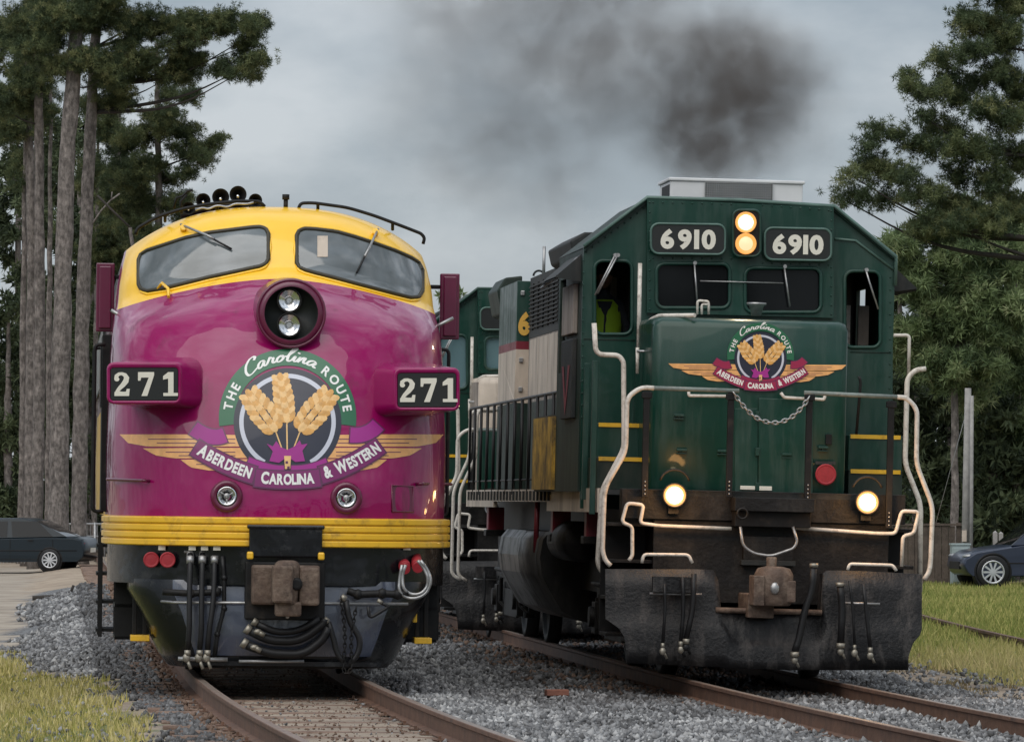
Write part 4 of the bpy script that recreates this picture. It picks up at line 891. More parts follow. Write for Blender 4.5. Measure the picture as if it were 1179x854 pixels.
    for (xa, ya, xb, yb, n_) in ((748, 233, 748, 356, 12), (957, 243, 957, 362, 12), (752, 233, 842, 235, 9), (878, 236, 954, 242, 8), (752, 297, 842, 298, 9), (878, 303, 954, 305, 8)):
        for k in range(n_): q = P(xa+(xb-xa)*k/(n_-1), ya+(yb-ya)*k/(n_-1), cd-.07); mb.ball((q.x, cd-.071, q.z), .011, green_lt, 6)
    mb.box(P(800, 0, cd).x-.004, P(800, 0, cd).x+.004, cd-.076, cd-.069, P(0, 256, cd).z, P(0, 236, cd).z, green_ol); mb.build('cab_centre_panel', None, rt)
    mb = MB()
    for (xa, ya, xb, yb, n_) in ((675, 290, 741, 240, 10), (672, 300, 670, 480, 14), (1025, 305, 1024, 490, 14), (965, 247, 1024, 293, 9)):
        for k in range(n_): q = P(xa+(xb-xa)*k/(n_-1), ya+(yb-ya)*k/(n_-1), cd); mb.ball((q.x, cd-.001, q.z), .011, green_lt, 6)
    mb.tube([P(744, 392, cd-.004), P(672, 390, cd-.004)], .006, green_ol, 4); mb.tube([P(979, 405, cd-.004), P(1026, 406, cd-.004)], .006, green_ol, 4)
    o_ = mb.build('rivet_rows', None, cabf); o_['kind'] = 'stuff'
    t = MB(); 
    for w, dd in ((wl, cd), (wr, cd), (w1, cd-.07), (w2, cd-.07)):
        cx_ = sum(p[0] for p in w)/len(w); cy_ = sum(p[1] for p in w)/len(w)
        frame(t, [(cx_+(x-cx_)*1.03, cy_+(y-cy_)*1.02) for x, y in w], dd-.004, .020, green_lt)
    t.build('window_frame', None, cabf)
    for w, dd in ((w1, cd-.03), (w2, cd-.03))+(() if lead else ((wr, cd+.02), (wl, cd+.02))):
        plate('window_pane', w, dd, .008, glass if lead else glass_teal, parent=cabf)
    t = MB(); q = [P(x, y, cd) for x, y in outer[2:8]]
    t.tube([v+Vector((0, -.03, .01)) for v in q], .022, trimg if lead else green_lt, 8); t.tube([P(961, 275, cd-.01), P(985, 277, cd-.01), P(1030, 311, cd-.01)], .014, trimg, 6); t.build('roof_edge_bead', None, cabf)
    # cab shell: roof, sides, back, floor
    L3 = [P(x, y, cd) for x, y in outer]; D2 = cd+2.35
    zt_ = [v for v in L3]
    rf = MB(); top = [L3[2], L3[3], L3[5], L3[6]]
    rf.grid([[v+Vector((0, -.06, 0)) for v in top], [Vector((v.x, D2+.1, v.z)) for v in top]], green_ol, False); rf.grid([[v+Vector((0, -.06, -.04)) for v in top], [Vector((v.x, D2+.1, v.z-.04)) for v in top]], green_ol, False); rf.build('cab_roof', None, rt)
    for sx, v in ((-1, L3[2]), (1, L3[6])):
        X = v.x; zb = deck-.02
        hl = [[(cd+1.62, zb+1.25), (cd+2.2, zb+1.25), (cd+2.2, v.z-.25), (cd+1.62, v.z-.25)]]
        t = MB(); t.prism([(cd+.04, zb), (D2, zb), (D2, v.z-.01), (cd+.04, v.z-.01)], lambda a, b: Vector((X+.0*sx, a, b)), lambda a, b: Vector((X-.04*sx, a, b)), green_ol, hl)
        t.build('cab_side', None, rt)
        t = MB(); t.box(X, X+.05*sx, cd+.4, cd+1.5, zb+1.62, v.z-.35, cream_d); t.box(X, X+.05*sx, cd+.4, cd+1.5, zb+.75, zb+1.57, soot); t.add([Vector((X+.055*sx, a_, b_)) for a_, b_ in ((cd+.55, zb+1.3), (cd+.75, zb+1.3), (cd+.95, zb+.95), (cd+1.15, zb+1.3), (cd+1.35, zb+1.3), (cd+.95, zb+.78))], [(0, 1, 2, 5), (2, 3, 4, 5)], redband)
        t.build('cab_door', None, rt, bevel=.01)
        # sun shade
        t = MB(); vv = [Vector((X, cd+.2, v.z-.06)), Vector((X, D2-.8, v.z-.06)), Vector((X+.27*sx, D2-.8, v.z-.30)), Vector((X+.27*sx, cd+.2, v.z-.30))]
        t.add(vv, [(0, 1, 2, 3)], soot); t.add([p+Vector((0, 0, -.02)) for p in vv], [(3, 2, 1, 0)], soot); t.add([vv[0], vv[3], Vector((X, cd+.2, v.z-.34))], [(0, 1, 2)], soot)
        if sx < 0: t.tube([Vector((X-.02, cd+.3, v.z-.10)), Vector((X-.26, cd+1.6, v.z-.36))], .05, silver, 8, rf=lambda q: .022-.006*q)
        t.build('sun_shade', None, rt)
        t = MB(); t.box(X, X+.03*sx, cd+2.4, cd+4.5, zb+.02, zb+.80, yel_smear if lead else soot); t.box(X-.25*sx, X+.02*sx, cd+2.33, cd+2.36, zb+.02, zb+.8, yel_smear if lead else soot)
        if lead:
            for k in range(0): t.add([Vector((X+.035*sx, cd+2.5+k*.4, zb+.2)), Vector((X+.035*sx, cd+2.72+k*.4, zb+.25)), Vector((X+.035*sx, cd+2.9+k*.4, zb+.7)), Vector((X+.035*sx, cd+2.6+k*.4, zb+.76))], [(0, 1, 2, 3)], soot)
        t.box(X-.3*sx, X, cd+2.35, cd+4.55, zb, zb+.82, soot); t.build('battery_box', None, rt)
    t = MB(); xa, xb = L3[2].x, L3[6].x; t.box(xa+.04, xb-.04, D2-.05, D2, deck, L3[2].z, soot); t.prism([(xa+.04, L3[2].z-.02), (L3[3].x, L3[3].z-.05), (L3[5].x, L3[5].z-.05), (xb-.04, L3[6].z-.05)], lambda a, b: Vector((a, D2-.05, b)), lambda a, b: Vector((a, D2-.001, b)), soot); t.box(xa+.04, xb-.04, cd+.05, D2-.05, deck+.02, deck+.3, soot)
    # inside: electrical cabinet, seats
    t.box(-.9, .9, D2-.5, D2-.06, deck+.3, deck+2.2, soot); cab_in = t.build('cab_interior', None, rt)
    t = MB(); q = P(706, 340, cd+1.8); t.box(q.x-.03, q.x+.03, cd+1.75, cd+1.8, P(0, 392, cd+1.9).z, P(0, 300, cd+1.9).z, cream_d); t.build('cab_door_frame', None, cab_in); t = MB(); q = P(994, 370, cd+.9); t.box(q.x-.06, q.x+.05, cd+.85, cd+.9, P(0, 400, cd+.9).z, P(0, 325, cd+.9).z, cream_d)
    t.build('cab_door_frame', None, cab_in); t = MB(); q = P(976, 370, cd+.9); t.box(q.x-.05, q.x+.02, cd+.85, cd+.9, P(0, 400, cd+.9).z, P(0, 325, cd+.9).z, white_t); t.build('cab_door_frame', None, cab_in)
    for sx in (-1, 1):
        t = MB(); t.box(sx*1.05-.22, sx*1.05+.22, cd+.9, cd+1.35, deck+.75, deck+.85, black); t.box(sx*1.05-.2, sx*1.05+.2, cd+1.32, cd+1.4, deck+.85, deck+1.35, black); t.cyl((sx*1.05, cd+1.1, deck+.3), (0, 0, 1), .05, .45, black, 10); t.build('cab_seat', None, rt, bevel=.02)
    # wipers
    for pts in (((708, 294), (685, 340)), ((711, 294), (688, 338)), ((799.5, 303), (803, 351)), ((903, 307), (909.5, 353)), ((997, 311), (1002, 328), (1011, 356))):
        t = MB(); t.tube([P(x, y, cd-.11) for x, y in pts], .010, silver, 6); q = P(*pts[0], cd-.06); t.cyl((q.x, cd-.12, q.z), (0, 1, 0), .02, .1, silver, 10); t.build('wiper', None, rt)
    tub('window_visor_rod', [(806, 323.5), (902, 326)], cd-.10, .007, silver)
    # number boards
    for (xa, ya, xb, yb, sk) in ((749.5, 258, 835, 292.5, 1.2), (880.5, 263, 957, 299.5, 1.5)):
        nbp = MB(); fn0 = lambda x, y: P(x, y+sk*((x-xa)/(xb-xa)-.5), cd-.16); fn1 = lambda x, y: P(x, y+sk*((x-xa)/(xb-xa)-.5), cd-.06)
        nbp.prism(rrect(xa, ya, xb, yb, 9), fn0, fn1, numblack); nbp.tube([fn0(x, y) for x, y in rrect(xa, ya, xb, yb, 9)], .013, trimg, 6, closed=True); nbo = nbp.build('number_board', None, rt)
        if lead:
            t = MB(); w_ = xb-xa; text_on(t, '6910', linep(xa+w_*.10, (ya+yb)/2+10.2-sk*.37, xa+w_*.90, (ya+yb)/2+10.2+sk*.37), 29, lambda x, y: P(x, y, cd-.168), numwhite, .045, gap=-.01, sx=1.06); t.build('number_lettering', None, nbo, fix=False)
    # headlight case
    t = MB(); ry = rrect(844, 242, 875.5, 295, 8); t.prism(ry, lambda x, y: P(x, y, cd-.2), lambda x, y: P(x, y, cd-.06), grime); t.tube([P(x, y, cd-.2) for x, y in ry], .014, green_lt, 6, closed=True); hl_ = t.build('headlight_case', None, rt)
    for i, (x, y) in enumerate(((859, 256), (859, 280.5))):
        q = P(x, y, cd-.22); t = MB(); t.lathe((q.x, cd-.20, q.z), (0, -1, 0), [(0, .108), (.035, .105), (.03, .092), (.005, .070)], bowl if lead else silver, 24, cap=False); b = t.build('lamp_rim', None, hl_)
        t = MB(); t.lathe((q.x, cd-.215, q.z), (0, -1, 0), [(-.005, .072), (.006, .05), (.012, .001)], (lamp_on if i == 0 else lamp_on2) if lead else glass, 24, cap=False); t.build('headlamp_lens', None, hl_)
    if lead:
        ld = bpy.data.lights.new('headlamp_light', 'SPOT'); ld.energy = 25; ld.color = (1, .78, .5); ld.spot_size = R(150); ld.shadow_soft_size = .08; lo = bpy.data.objects.new('headlamp_light', ld); col.objects.link(lo); lo.parent = rt; q = P(859, 262, cd-.35); lo.location = q; lo.rotation_euler = (R(90), 0, R(180))
        lo.rotation_euler = Vector((0, 1, .0)).to_track_quat('Z', 'Y').to_euler()
    # ditch lights
    for (x, y) in ((777, 570), (999, 578)):
        q = P(x, y, .12); t = MB(); t.lathe((q.x, .26, q.z), (0, -1, 0), [(0, .06), (.02, .11), (.13, .122), (.14, .115), (.12, .105)], grime, 24, cap=False); t.box(q.x-.05, q.x+.05, .2, .3, q.z-.18, q.z-.08, grime)
        t.tube([(q.x+.15*math.cos(a_), .16, q.z+.10+.15*math.sin(a_)) for a_ in np.linspace(.3, 2.84, 12)], .012, grime, 6); dl = t.build('ditch_light', None, rt)
        t = MB(); t.lathe((q.x, .13, q.z), (0, -1, 0), [(0, .080), (.01, .06), (.018, .001)], lamp_on if lead else glass, 24, cap=False); t.lathe((q.x, .135, q.z), (0, -1, 0), [(-.01, .078), (.004, .108)], bowl if lead else silver, 24, cap=False); t.build('ditch_lamp_lens', None, dl)
        if lead:
            ld = bpy.data.lights.new('ditch_light_glow', 'POINT'); ld.energy = 10; ld.color = (1, .50, .16); ld.shadow_soft_size = .11; lo = bpy.data.objects.new('ditch_light_glow', ld); col.objects.link(lo); lo.parent = rt; lo.location = (q.x, -.16, q.z)
    # roof: air conditioner
    if lead:
     t = MB(); a = P(772, 208, 3.6); b = P(924, 232, 3.6); t.box(a.x, b.x, 3.6, 4.5, b.z-.1, a.z, white_ac); t.box(a.x-.02, b.x+.02, 3.58, 4.52, a.z, a.z+.035, white_ac); t.box(a.x-.005, a.x+.02, 3.65, 4.3, b.z, a.z-.03, black); ac = t.build('air_conditioner', None, rt, bevel=.01)
     t = MB(); c0 = P(812, 210, 3.58); c1 = P(889, 231, 3.58); t.box(c0.x, c1.x, 3.585, 3.61, c1.z, c0.z, soot)
     for k in range(31): xx = c0.x+(c1.x-c0.x)*k/30; t.box(xx-.004, xx+.004, 3.57, 3.585, c1.z, c0.z, silver)
     for k in range(8): zz = c1.z+(c0.z-c1.z)*k/7; t.box(c0.x, c1.x, 3.565, 3.57, zz-.004, zz+.004, silver)
     t.build('mesh_grille', None, ac)
    # ---- long hood
    hz = deck+2.72; W2 = .95
    def hoodseg(y0, y1, w, z0, z1, m, mb, rnd_=.22):
        pr = [(-w, z0), (-w, z1-rnd_), (-w+rnd_*.3, z1-rnd_*.3), (-w+rnd_, z1), (w-rnd_, z1), (w-rnd_*.3, z1-rnd_*.3), (w, z1-rnd_), (w, z0)]
        mb.grid([[Vector((a, y0, b)) for a, b in pr], [Vector((a, y1, b)) for a, b in pr]], m, False)
        for yy in (y0, y1): mb.add([Vector((a, yy, b)) for a, b in pr], [tuple(range(8))], m)
    t = MB(); hoodseg(D2, LEN-1.4, W2, deck, hz, green_ol, t); lh = t.build('long_hood', None, rt)
    # painted bands of the hood side
    for sx in (-1, 1):
        b0 = deck+1.12; b1 = deck+1.74
        t = MB(); t.box(sx*(W2), sx*(W2+.012), D2+.2, LEN-1.42, b0, b1, cream); t.box(sx*W2, sx*(W2+.013), D2+.2, LEN-1.42, b1, b1+.13, redband); t.box(sx*W2, sx*(W2+.013), D2+.2, LEN-1.42, b0-.05, b0, redband); t.build('hood_stripe', None, lh)
        t = MB()
        for k in range(16): y_ = D2+.6+k*.72; t.box(sx*(W2+.012), sx*(W2+.022), y_, y_+.66, deck+.15, deck+1.08, green_ol); t.box(sx*(W2+.02), sx*(W2+.03), y_+.55, y_+.6, deck+.5, deck+.62, silver)
        t.build('hood_doors', None, lh)
        # protruding cabinet with louvres, behind the cab
        t = MB(); t.box(sx*W2, sx*(W2+.16), 9.4, 13.0, deck+.02, deck+1.08, green_ol); t.box(sx*W2, sx*(W2+.16), 9.4, 13.0, deck+1.08, deck+1.86, cream_d); t.box(sx*W2, sx*(W2+.165), 9.4, 13.0, deck+1.86, deck+1.93, redband if not lead else soot)
        t.box(sx*W2, sx*(W2+.16), 9.4, 13.0, deck+1.93, hz-.12, soot)
        for k in range(9): z_ = deck+1.98+k*.06*1.0; 
        for k in range(11): z_ = deck+1.97+k*(hz-.2-deck-1.97)/11; t.box(sx*(W2+.16), sx*(W2+.185), 9.5, 12.9, z_, z_+.018, grime)
        for k in range(6): y_ = 9.5+k*.6; t.box(sx*(W2+.16), sx*(W2+.178), y_, y_+.03, deck+1.95, hz-.2, soot)
        for k in range(3): y_ = 9.6+k*1.1; t.box(sx*(W2+.16), sx*(W2+.164), y_, y_+1.05, deck+1.12, deck+1.84, cream)
        t.build('filter_cabinet', None, lh, bevel=.01)
        # flared radiator section near the rear
        t = MB(); t.prism([(sx*W2, hz-.55), (sx*(W2+.26), hz-.46), (sx*(W2+.32), hz-.16), (sx*(W2+.22), hz-.0), (sx*W2, hz+.03)], lambda a, b: Vector((a, 15.7, b)), lambda a, b: Vector((a, LEN-.6, b)), green_ol)
        t.build('radiator_flare', None, lh, bevel=.02)
        # dynamic brake blister
        t = MB(); t.prism([(sx*W2, hz-.35), (sx*(W2+.32), hz-.15), (sx*(W2+.36), hz+.02), (sx*(W2+.2), hz+.12), (sx*(W2-.6), hz+.14), (sx*(W2-.6), hz-.35)], lambda a, b: Vector((a, 6.6, b)), lambda a, b: Vector((a, 9.0, b)), soot); t.build('dynamic_brake_blister', None, lh, bevel=.02)
    for sx in (-1, 1):
        t = MB(); e = W2+.29
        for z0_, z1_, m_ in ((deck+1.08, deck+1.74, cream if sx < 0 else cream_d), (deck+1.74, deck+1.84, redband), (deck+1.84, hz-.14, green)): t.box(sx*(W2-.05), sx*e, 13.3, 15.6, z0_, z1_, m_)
        t.box(sx*W2, sx*e, 13.3, 15.6, deck+.02, deck+1.08, green_ol); t.box(sx*(W2+.2), sx*(W2+.25), 13.27, 13.3, deck+1.22, deck+1.28, silver); t.box(sx*(W2+.2), sx*(W2+.25), 13.27, 13.3, deck+1.58, deck+1.64, silver); t.box(sx*(W2+.2), sx*(W2+.25), 13.27, 13.3, deck+2.4, deck+2.46, silver)
        t.build('equipment_cabinet', None, lh, bevel=.008)
    if lead:
        t = MB(); 
        for k, ch_ in enumerate('6910'):
            vs, fs, w_ = glyph(ch_, .05)
            t.add([Vector((-W2-.16+(vx+k*.62)*.28-.11, 13.286, deck+1.93+vy*.36)) for vx, vy in vs], fs, gold)
            if k == 0: break
        t.build('side_number', None, lh, fix=False)
    t = MB()
    for yy in (5.6, 7.4, 9.6, 11.2, 15.9): 
        for sx in (-1, 1): t = MB(); t.tube([Vector((sx*.72+.07*math.cos(a_), yy, hz+.04+(.13 if 6.6 < yy < 9 else 0)+.07*math.sin(a_))) for a_ in np.linspace(0, math.pi, 9)], .014, soot, 6); t.build('lifting_lug', None, rt)
    t = MB(); t.cyl((0, 6.2, hz), (0, 0, 1), .32, .12, soot, 20); t.build('roof_fan', None, rt); t = MB(); t.cyl((0, 10.5, hz), (0, 0, 1), .28, .2, soot, 20); t.build('roof_fan', None, rt); t = MB(); t.cyl((0, 15.9, hz), (0, 0, 1), .5, .12, soot, 24); t.build('roof_fan', None, rt); t = MB(); t.box(-.6, .6, 12, 15, hz, hz+.06, soot)
    t.build('roof_hatch', None, rt, bevel=.006); t = MB(); t.tube([(-.9, 13.5, hz-.1), (-.9, 13.5, hz+.3)], .02, silver); t.build('exhaust_pipe', None, rt)
    # fuel tank
    _q = [(-1.40+.0, deck-.46), (-1.47, deck-.55), (-1.50, deck-.75), (-1.47, deck-.95), (-1.38, deck-1.12), (-1.24, .50), (-1.05, .41), (-.85, .36), (-.6, .335)]
    t = MB(); pr = _q+[(-a, b) for a, b in reversed(_q)]; _u = [(-1.36, deck-.50), (-1.44, deck-.62), (-1.45, deck-.95), (-1.30, deck-1.2), (-.95, .42), (-.7, .34), (.7, .34), (.95, .42), (1.30, deck-1.2), (1.45, deck-.95), (1.44, deck-.62), (1.36, deck-.50)]
    prs = []
    for i in range(len(pr)):
        prs.append(pr[i])
    t.grid([[Vector((a, 7.2, b)) for a, b in prs+[prs[0]]], [Vector((a, 12.2, b)) for a, b in prs+[prs[0]]]], tankm, True)
    for yy in (7.2, 12.2): t.add([Vector((a, yy, b)) for a, b in prs], [tuple(range(len(prs)))], grime)
    for yy in (7.6, 9.6, 11.8): t.grid([[Vector((a*1.005, yy, b)) for a, b in prs+[prs[0]]], [Vector((a*1.005, yy+.06, b)) for a, b in prs+[prs[0]]]], soot, True)
    t.build('fuel_tank', None, rt)
    for sx in (-1, 1):
        t = MB(); t.lathe((sx*1.25, 5.2, deck-.55), (0, 1, 0), [(0, .001), (0, .18), (.04, .22), (1.6, .22), (1.64, .18), (1.64, .001)], grime, 20, cap=False); t.build('air_reservoir', None, rt)
        t = MB(); t.tube([(sx*1.47, 7.9, deck-.05), (sx*1.48, 7.9, deck-.7)], .03, redband, 8); t.build('fuel_filler', None, rt)
    for y0, nn in ((1.9, 2), (13.2, 2)): truck(rt, y0, nn, 1.02)
    return rt
tankm = mat('worn_grey_tank_steel', (.075, .073, .072), .38, var=.3, vs=3, dirt=(.03, .028, .026), dirt_amt=.35, ds=2.5, metal=.3)

def build_engineer():
    """the driver at the open left cab window"""
    P = GF.px; rt = GF.root('person', label='person in a yellow-green safety vest seated at the open cab window of the green locomotive', cat='person')
    q = P(694, 376, 3.5); bx, by = q.x, 3.5; zb = P(702, 392, 3.5).z
    def skinned(name, verts, edges, rad, m):
        me = bpy.data.meshes.new(name); me.from_pydata(verts, edges, []); o = bpy.data.objects.new(name, me); col.objects.link(o); o.parent = rt
        md = o.modifiers.new('skin', 'SKIN'); sv = me.skin_vertices[0].data
        for i, r_ in enumerate(rad): sv[i].radius = (r_, r_*.8) if not isinstance(r_, tuple) else r_
        sv[0].use_root = True; o.modifiers.new('s', 'SUBSURF').levels = 1; o.modifiers['s'].render_levels = 2; me.materials.append(m); return o
    X = lambda a, b, c: (bx+a, by+b, zb+c)
    skinned('body', [X(0, 0, -.25), X(0, 0, 0), X(0, -.02, .25), X(0, -.02, .40), X(.0, -.03, .48), X(0, -.04, .54), X(-.17, -.02, .36), X(-.25, -.05, .12), X(-.20, -.28, .02), X(-.17, -.36, .03), X(.17, -.02, .36), X(.25, -.05, .12), X(.2, -.28, .02), X(.17, -.36, .03), X(-.1, -.35, -.22), X(-.1, -.4, -.6), X(.1, -.35, -.22), X(.1, -.4, -.6)],
            [(0, 1), (1, 2), (2, 3), (3, 4), (4, 5), (3, 6), (6, 7), (7, 8), (8, 9), (3, 10), (10, 11), (11, 12), (12, 13), (0, 14), (14, 15), (0, 16), (16, 17)], [(.17, .12), (.16, .11), (.18, .12), (.15, .10), .06, .055, .075, .055, .042, .035, .075, .055, .042, .035, .09, .06, .09, .06], shirt)
    t = MB(); rows = []
    for z_, w, dpt in ((-.05, .19, .14), (.1, .19, .145), (.25, .20, .15), (.36, .19, .14), (.42, .12, .11)): rows.append([X(w*math.cos(a), -.01+dpt*math.sin(a), z_) for a in np.linspace(0, 2*math.pi, 25)])
    t.grid(rows, vest); v = t.build('safety_vest', None, rt)
    t = MB(); t.grid([[X(w_*s_, -.165+.02*abs(s_), z_) for s_ in (-1, 0, 1)] for w_, z_ in ((.015, -.05), (.02, .15), (.05, .30), (.08, .40))], shirt); t.build('vest_opening', None, v)
    h = MB(); hc = X(0, -.06, .66); rows = []
    for i in range(13):
        th = math.pi*i/12; z_ = math.cos(th); r_ = math.sin(th); row = []
        for k in range(25):
            a = 2*math.pi*k/24; x_ = .078*r_*math.cos(a)*(1-.15*max(0, -z_)); y_ = .10*r_*math.sin(a); 
            if math.sin(a) < -.8 and -.3 < z_ < .1: y_ -= .02*(1-abs(math.cos(a))*2)
            row.append((hc[0]+x_, hc[1]+y_, hc[2]+.125*z_))
        rows.append(row)
    h.grid(rows, skin)
    for sx in (-1, 1): h.ball((hc[0]+sx*.08, hc[1]+.01, hc[2]), .025, skin, 8, (.4, .7, 1.2)); h.ball((hc[0]+sx*.03, hc[1]-.09, hc[2]+.02), .011, shirt, 8)
    h.box(hc[0]-.025, hc[0]+.025, hc[1]-.10, hc[1]-.085, hc[2]-.06, hc[2]-.052, redband)
    h.build('head', None, rt)
    t = MB(); t.ball((hc[0], hc[1]+.01, hc[2]+.04), .105, shirt, 16, (.85, 1.05, .95)); t.box(hc[0]-.07, hc[0]+.07, hc[1]-.19, hc[1]-.05, hc[2]+.06, hc[2]+.075, shirt); t.build('cap', None, rt)
    for sx in (-1, 1):
        t = MB(); hx = X(sx*.17, -.38, .03); t.ball(hx, .035, skin, 10, (1, 1.2, .6))
        for k in range(4): t.tube([(hx[0]+(k-1.5)*.018, hx[1]-.02, hx[2]), (hx[0]+(k-1.5)*.02, hx[1]-.07-.01*(k in (1, 2)), hx[2]-.01), (hx[0]+(k-1.5)*.02, hx[1]-.085, hx[2]-.04)], .009, skin, 6)
        t.tube([(hx[0]-sx*.03, hx[1], hx[2]), (hx[0]-sx*.06, hx[1]-.03, hx[2]-.01)], .010, skin, 6); t.build('hand', None, rt)
    return rt
# ================================================================== GROUND, BALLAST, TRACKS
def trk_off(FR, y):
    k = .0031 if FR is FF else .0030
    return .5*k*max(0., 4-y)**2 if y < 4 else 0.
def world_of(FR, x, y, z=0.): return FR.Rm @ Vector((x, y, z))+FR.O
def lateral(FR, X, Y):
    """vectorised: local lateral distance from the track centre line"""
    dx = X-FR.O.x; dy = Y-FR.O.y; yaw = FR.rot[2]; lx = dx*math.cos(yaw)+dy*math.sin(yaw); ly = -dx*math.sin(yaw)+dy*math.cos(yaw)
    k = .0031 if FR is FF else .0030
    return lx-.5*k*np.maximum(0, 4-ly)**2
def vnoise(X, Y, s, seed=0):
    r = np.random.default_rng(seed); G = r.random((64, 64)); x = X/s % 64; y = Y/s % 64; i = np.floor(x).astype(int); j = np.floor(y).astype(int); u = x-i; v = y-j; u = u*u*(3-2*u); v = v*v*(3-2*v)
    i1 = (i+1) % 64; j1 = (j+1) % 64; i %= 64; j %= 64
    return (G[i, j]*(1-u)+G[i1, j]*u)*(1-v)+(G[i, j1]*(1-u)+G[i1, j1]*u)*v
def sstep(a, b, x): t = np.clip((x-a)/(b-a), 0, 1); return t*t*(3-2*t)
def masks(X, Y):
    lf = lateral(FF, X, Y); lg = lateral(GF, X, Y); n1 = vnoise(X, Y, 1.3, 1)-.5; n2 = vnoise(X, Y, .45, 2)-.5; n3 = vnoise(X, Y, 5, 3)-.5
    leftb = -1.35-1.2*sstep(48, 66, Y)+.5*n1+.3*n2
    rightb = 2.35+.5*n1+.35*n2
    grav = ((lf > leftb) & (lg < rightb) & (Y < 112+10*n3)).astype(float)
    far = Y > 66+3*n1
    grassL = (lf <= leftb-.25+.3*n2) & (~far)
    grassR = (lg > 3.5+.9*n1+.5*n2+1.2*sstep(58, 50, Y)) & (Y < 116)
    lot = (lf <= leftb) & far & (Y < 150)
    return grav, grassL.astype(float), grassR.astype(float), lot.astype(float), lf, lg
def height(X, Y):
    X = np.asarray(X, float); Y = np.asarray(Y, float)
    lf = lateral(FF, X, Y); lg = lateral(GF, X, Y)
    bed = lambda l, top: top*(1-sstep(1.35, 2.6, np.abs(l)))
    z = -.36+.16*np.maximum(1-sstep(1.4, 2.7, np.abs(lf)), 0)+.03*(vnoise(X, Y, .7, 5)-.5)*sstep(130, 40, Y)
    zg = -.36+.045*(1-sstep(1.4, 2.7, np.abs(lg)))
    z = np.maximum(z, zg+.02*(vnoise(X, Y, .6, 6)-.5)); mid = (lf > 1.3) & (lg < -1.2); z = np.where(mid, np.maximum(z, -.31+.05*vnoise(X, Y, 1.1, 8)), z)
    z = z+np.where((lf < -4), .05*vnoise(X, Y, 2.2, 9), 0)
    z = np.where(np.abs(lf) < .68, -.192+.008*vnoise(X, Y, .3, 14), z)
    z = np.where(lg > 3, z+.04*sstep(3, 6, lg), z)
    return z
def ground_mat():
    m = bpy.data.materials.new('ground_soil_gravel_grass'); m.use_nodes = True; t = m.node_tree; n = t.nodes; l = t.links; b = n['Principled BSDF']; b.inputs['Roughness'].default_value = .95
    g = n.new('ShaderNodeNewGeometry'); 
    def noise(s, d=6):
        q = n.new('ShaderNodeTexNoise'); q.inputs['Scale'].default_value = s; q.inputs['Detail'].default_value = d; l.new(g.outputs['Position'], q.inputs['Vector']); return q
    def ramp(src, stops):
        r_ = n.new('ShaderNodeValToRGB'); e = r_.color_ramp.elements
        while len(e) < len(stops): e.new(.5)
        for q, (p, c) in zip(e, stops): q.position = p; q.color = (*c, 1)
        l.new(src, r_.inputs[0]); return r_.outputs[0]
    def mix(f, a, bb):
        q = n.new('ShaderNodeMix'); q.data_type = 'RGBA'; l.new(f, q.inputs['Factor']); l.new(a, q.inputs['A']); l.new(bb, q.inputs['B']); return q.outputs['Result']
    def attr(nm): q = n.new('ShaderNodeAttribute'); q.attribute_name = nm; return q.outputs['Fac']
    soil = ramp(noise(1.5, 10).outputs['Fac'], [(.3, (.20, .155, .115)), (.55, (.34, .27, .20)), (.75, (.42, .35, .27))])
    vo = n.new('ShaderNodeTexVoronoi'); vo.inputs['Scale'].default_value = 22; l.new(g.outputs['Position'], vo.inputs['Vector']); sh = n.new('ShaderNodeSeparateColor'); l.new(vo.outputs['Color'], sh.inputs[0])
    grv = ramp(sh.outputs[0], [(.0, (.03, .03, .03)), (.5, (.11, .112, .115)), (1, (.26, .265, .275))])
    gra = ramp(noise(4, 8).outputs['Fac'], [(.3, (.05, .065, .018)), (.5, (.10, .125, .03)), (.7, (.19, .17, .07))])
    lot = ramp(noise(.8, 10).outputs['Fac'], [(.3, (.22, .18, .14)), (.6, (.36, .31, .25)), (.8, (.44, .39, .33))])
    c = mix(attr('lot'), soil, lot); c = mix(attr('grass'), c, gra); c = mix(attr('gravel'), c, grv); l.new(c, b.inputs['Base Color'])
    bn = n.new('ShaderNodeBump'); bn.inputs['Strength'].default_value = .8; bn.inputs['Distance'].default_value = .03; l.new(noise(12, 8).outputs['Fac'], bn.inputs['Height']); l.new(bn.outputs[0], b.inputs['Normal'])
    return m
def build_ground():
    xs = np.concatenate([[-900, -300, -100, -50, -30], np.arange(-20, 22, .28), [30, 50, 100, 300, 900]]); ys = np.concatenate([[-900, -200, -60, 0, 20], np.arange(30, 120, .28), np.arange(122, 160, 4), [200, 300, 600, 1500]])
    X, Y = np.meshgrid(xs, ys); Z = height(X, Y); V = np.stack([X, Y, Z], -1).reshape(-1, 3); ny, nx = X.shape; idx = np.arange(ny*nx).reshape(ny, nx)
    Fc = np.stack([idx[:-1, :-1], idx[:-1, 1:], idx[1:, 1:], idx[1:, :-1]], -1).reshape(-1, 4)
    o = raw_mesh('ground', V, Fc, ground_mat(), smooth=True); o['kind'] = 'structure'
    gv, gl, gr, lt, lf, lg = masks(X.ravel(), Y.ravel()); gv = gv*np.where(np.abs(lf) < .8, .25, 1)
    for nm, a in (('gravel', gv), ('grass', np.maximum(gl, gr)), ('lot', lt)):
        q = o.data.attributes.new(nm, 'FLOAT', 'POINT'); q.data.foreach_set('value', a.astype(np.float32))
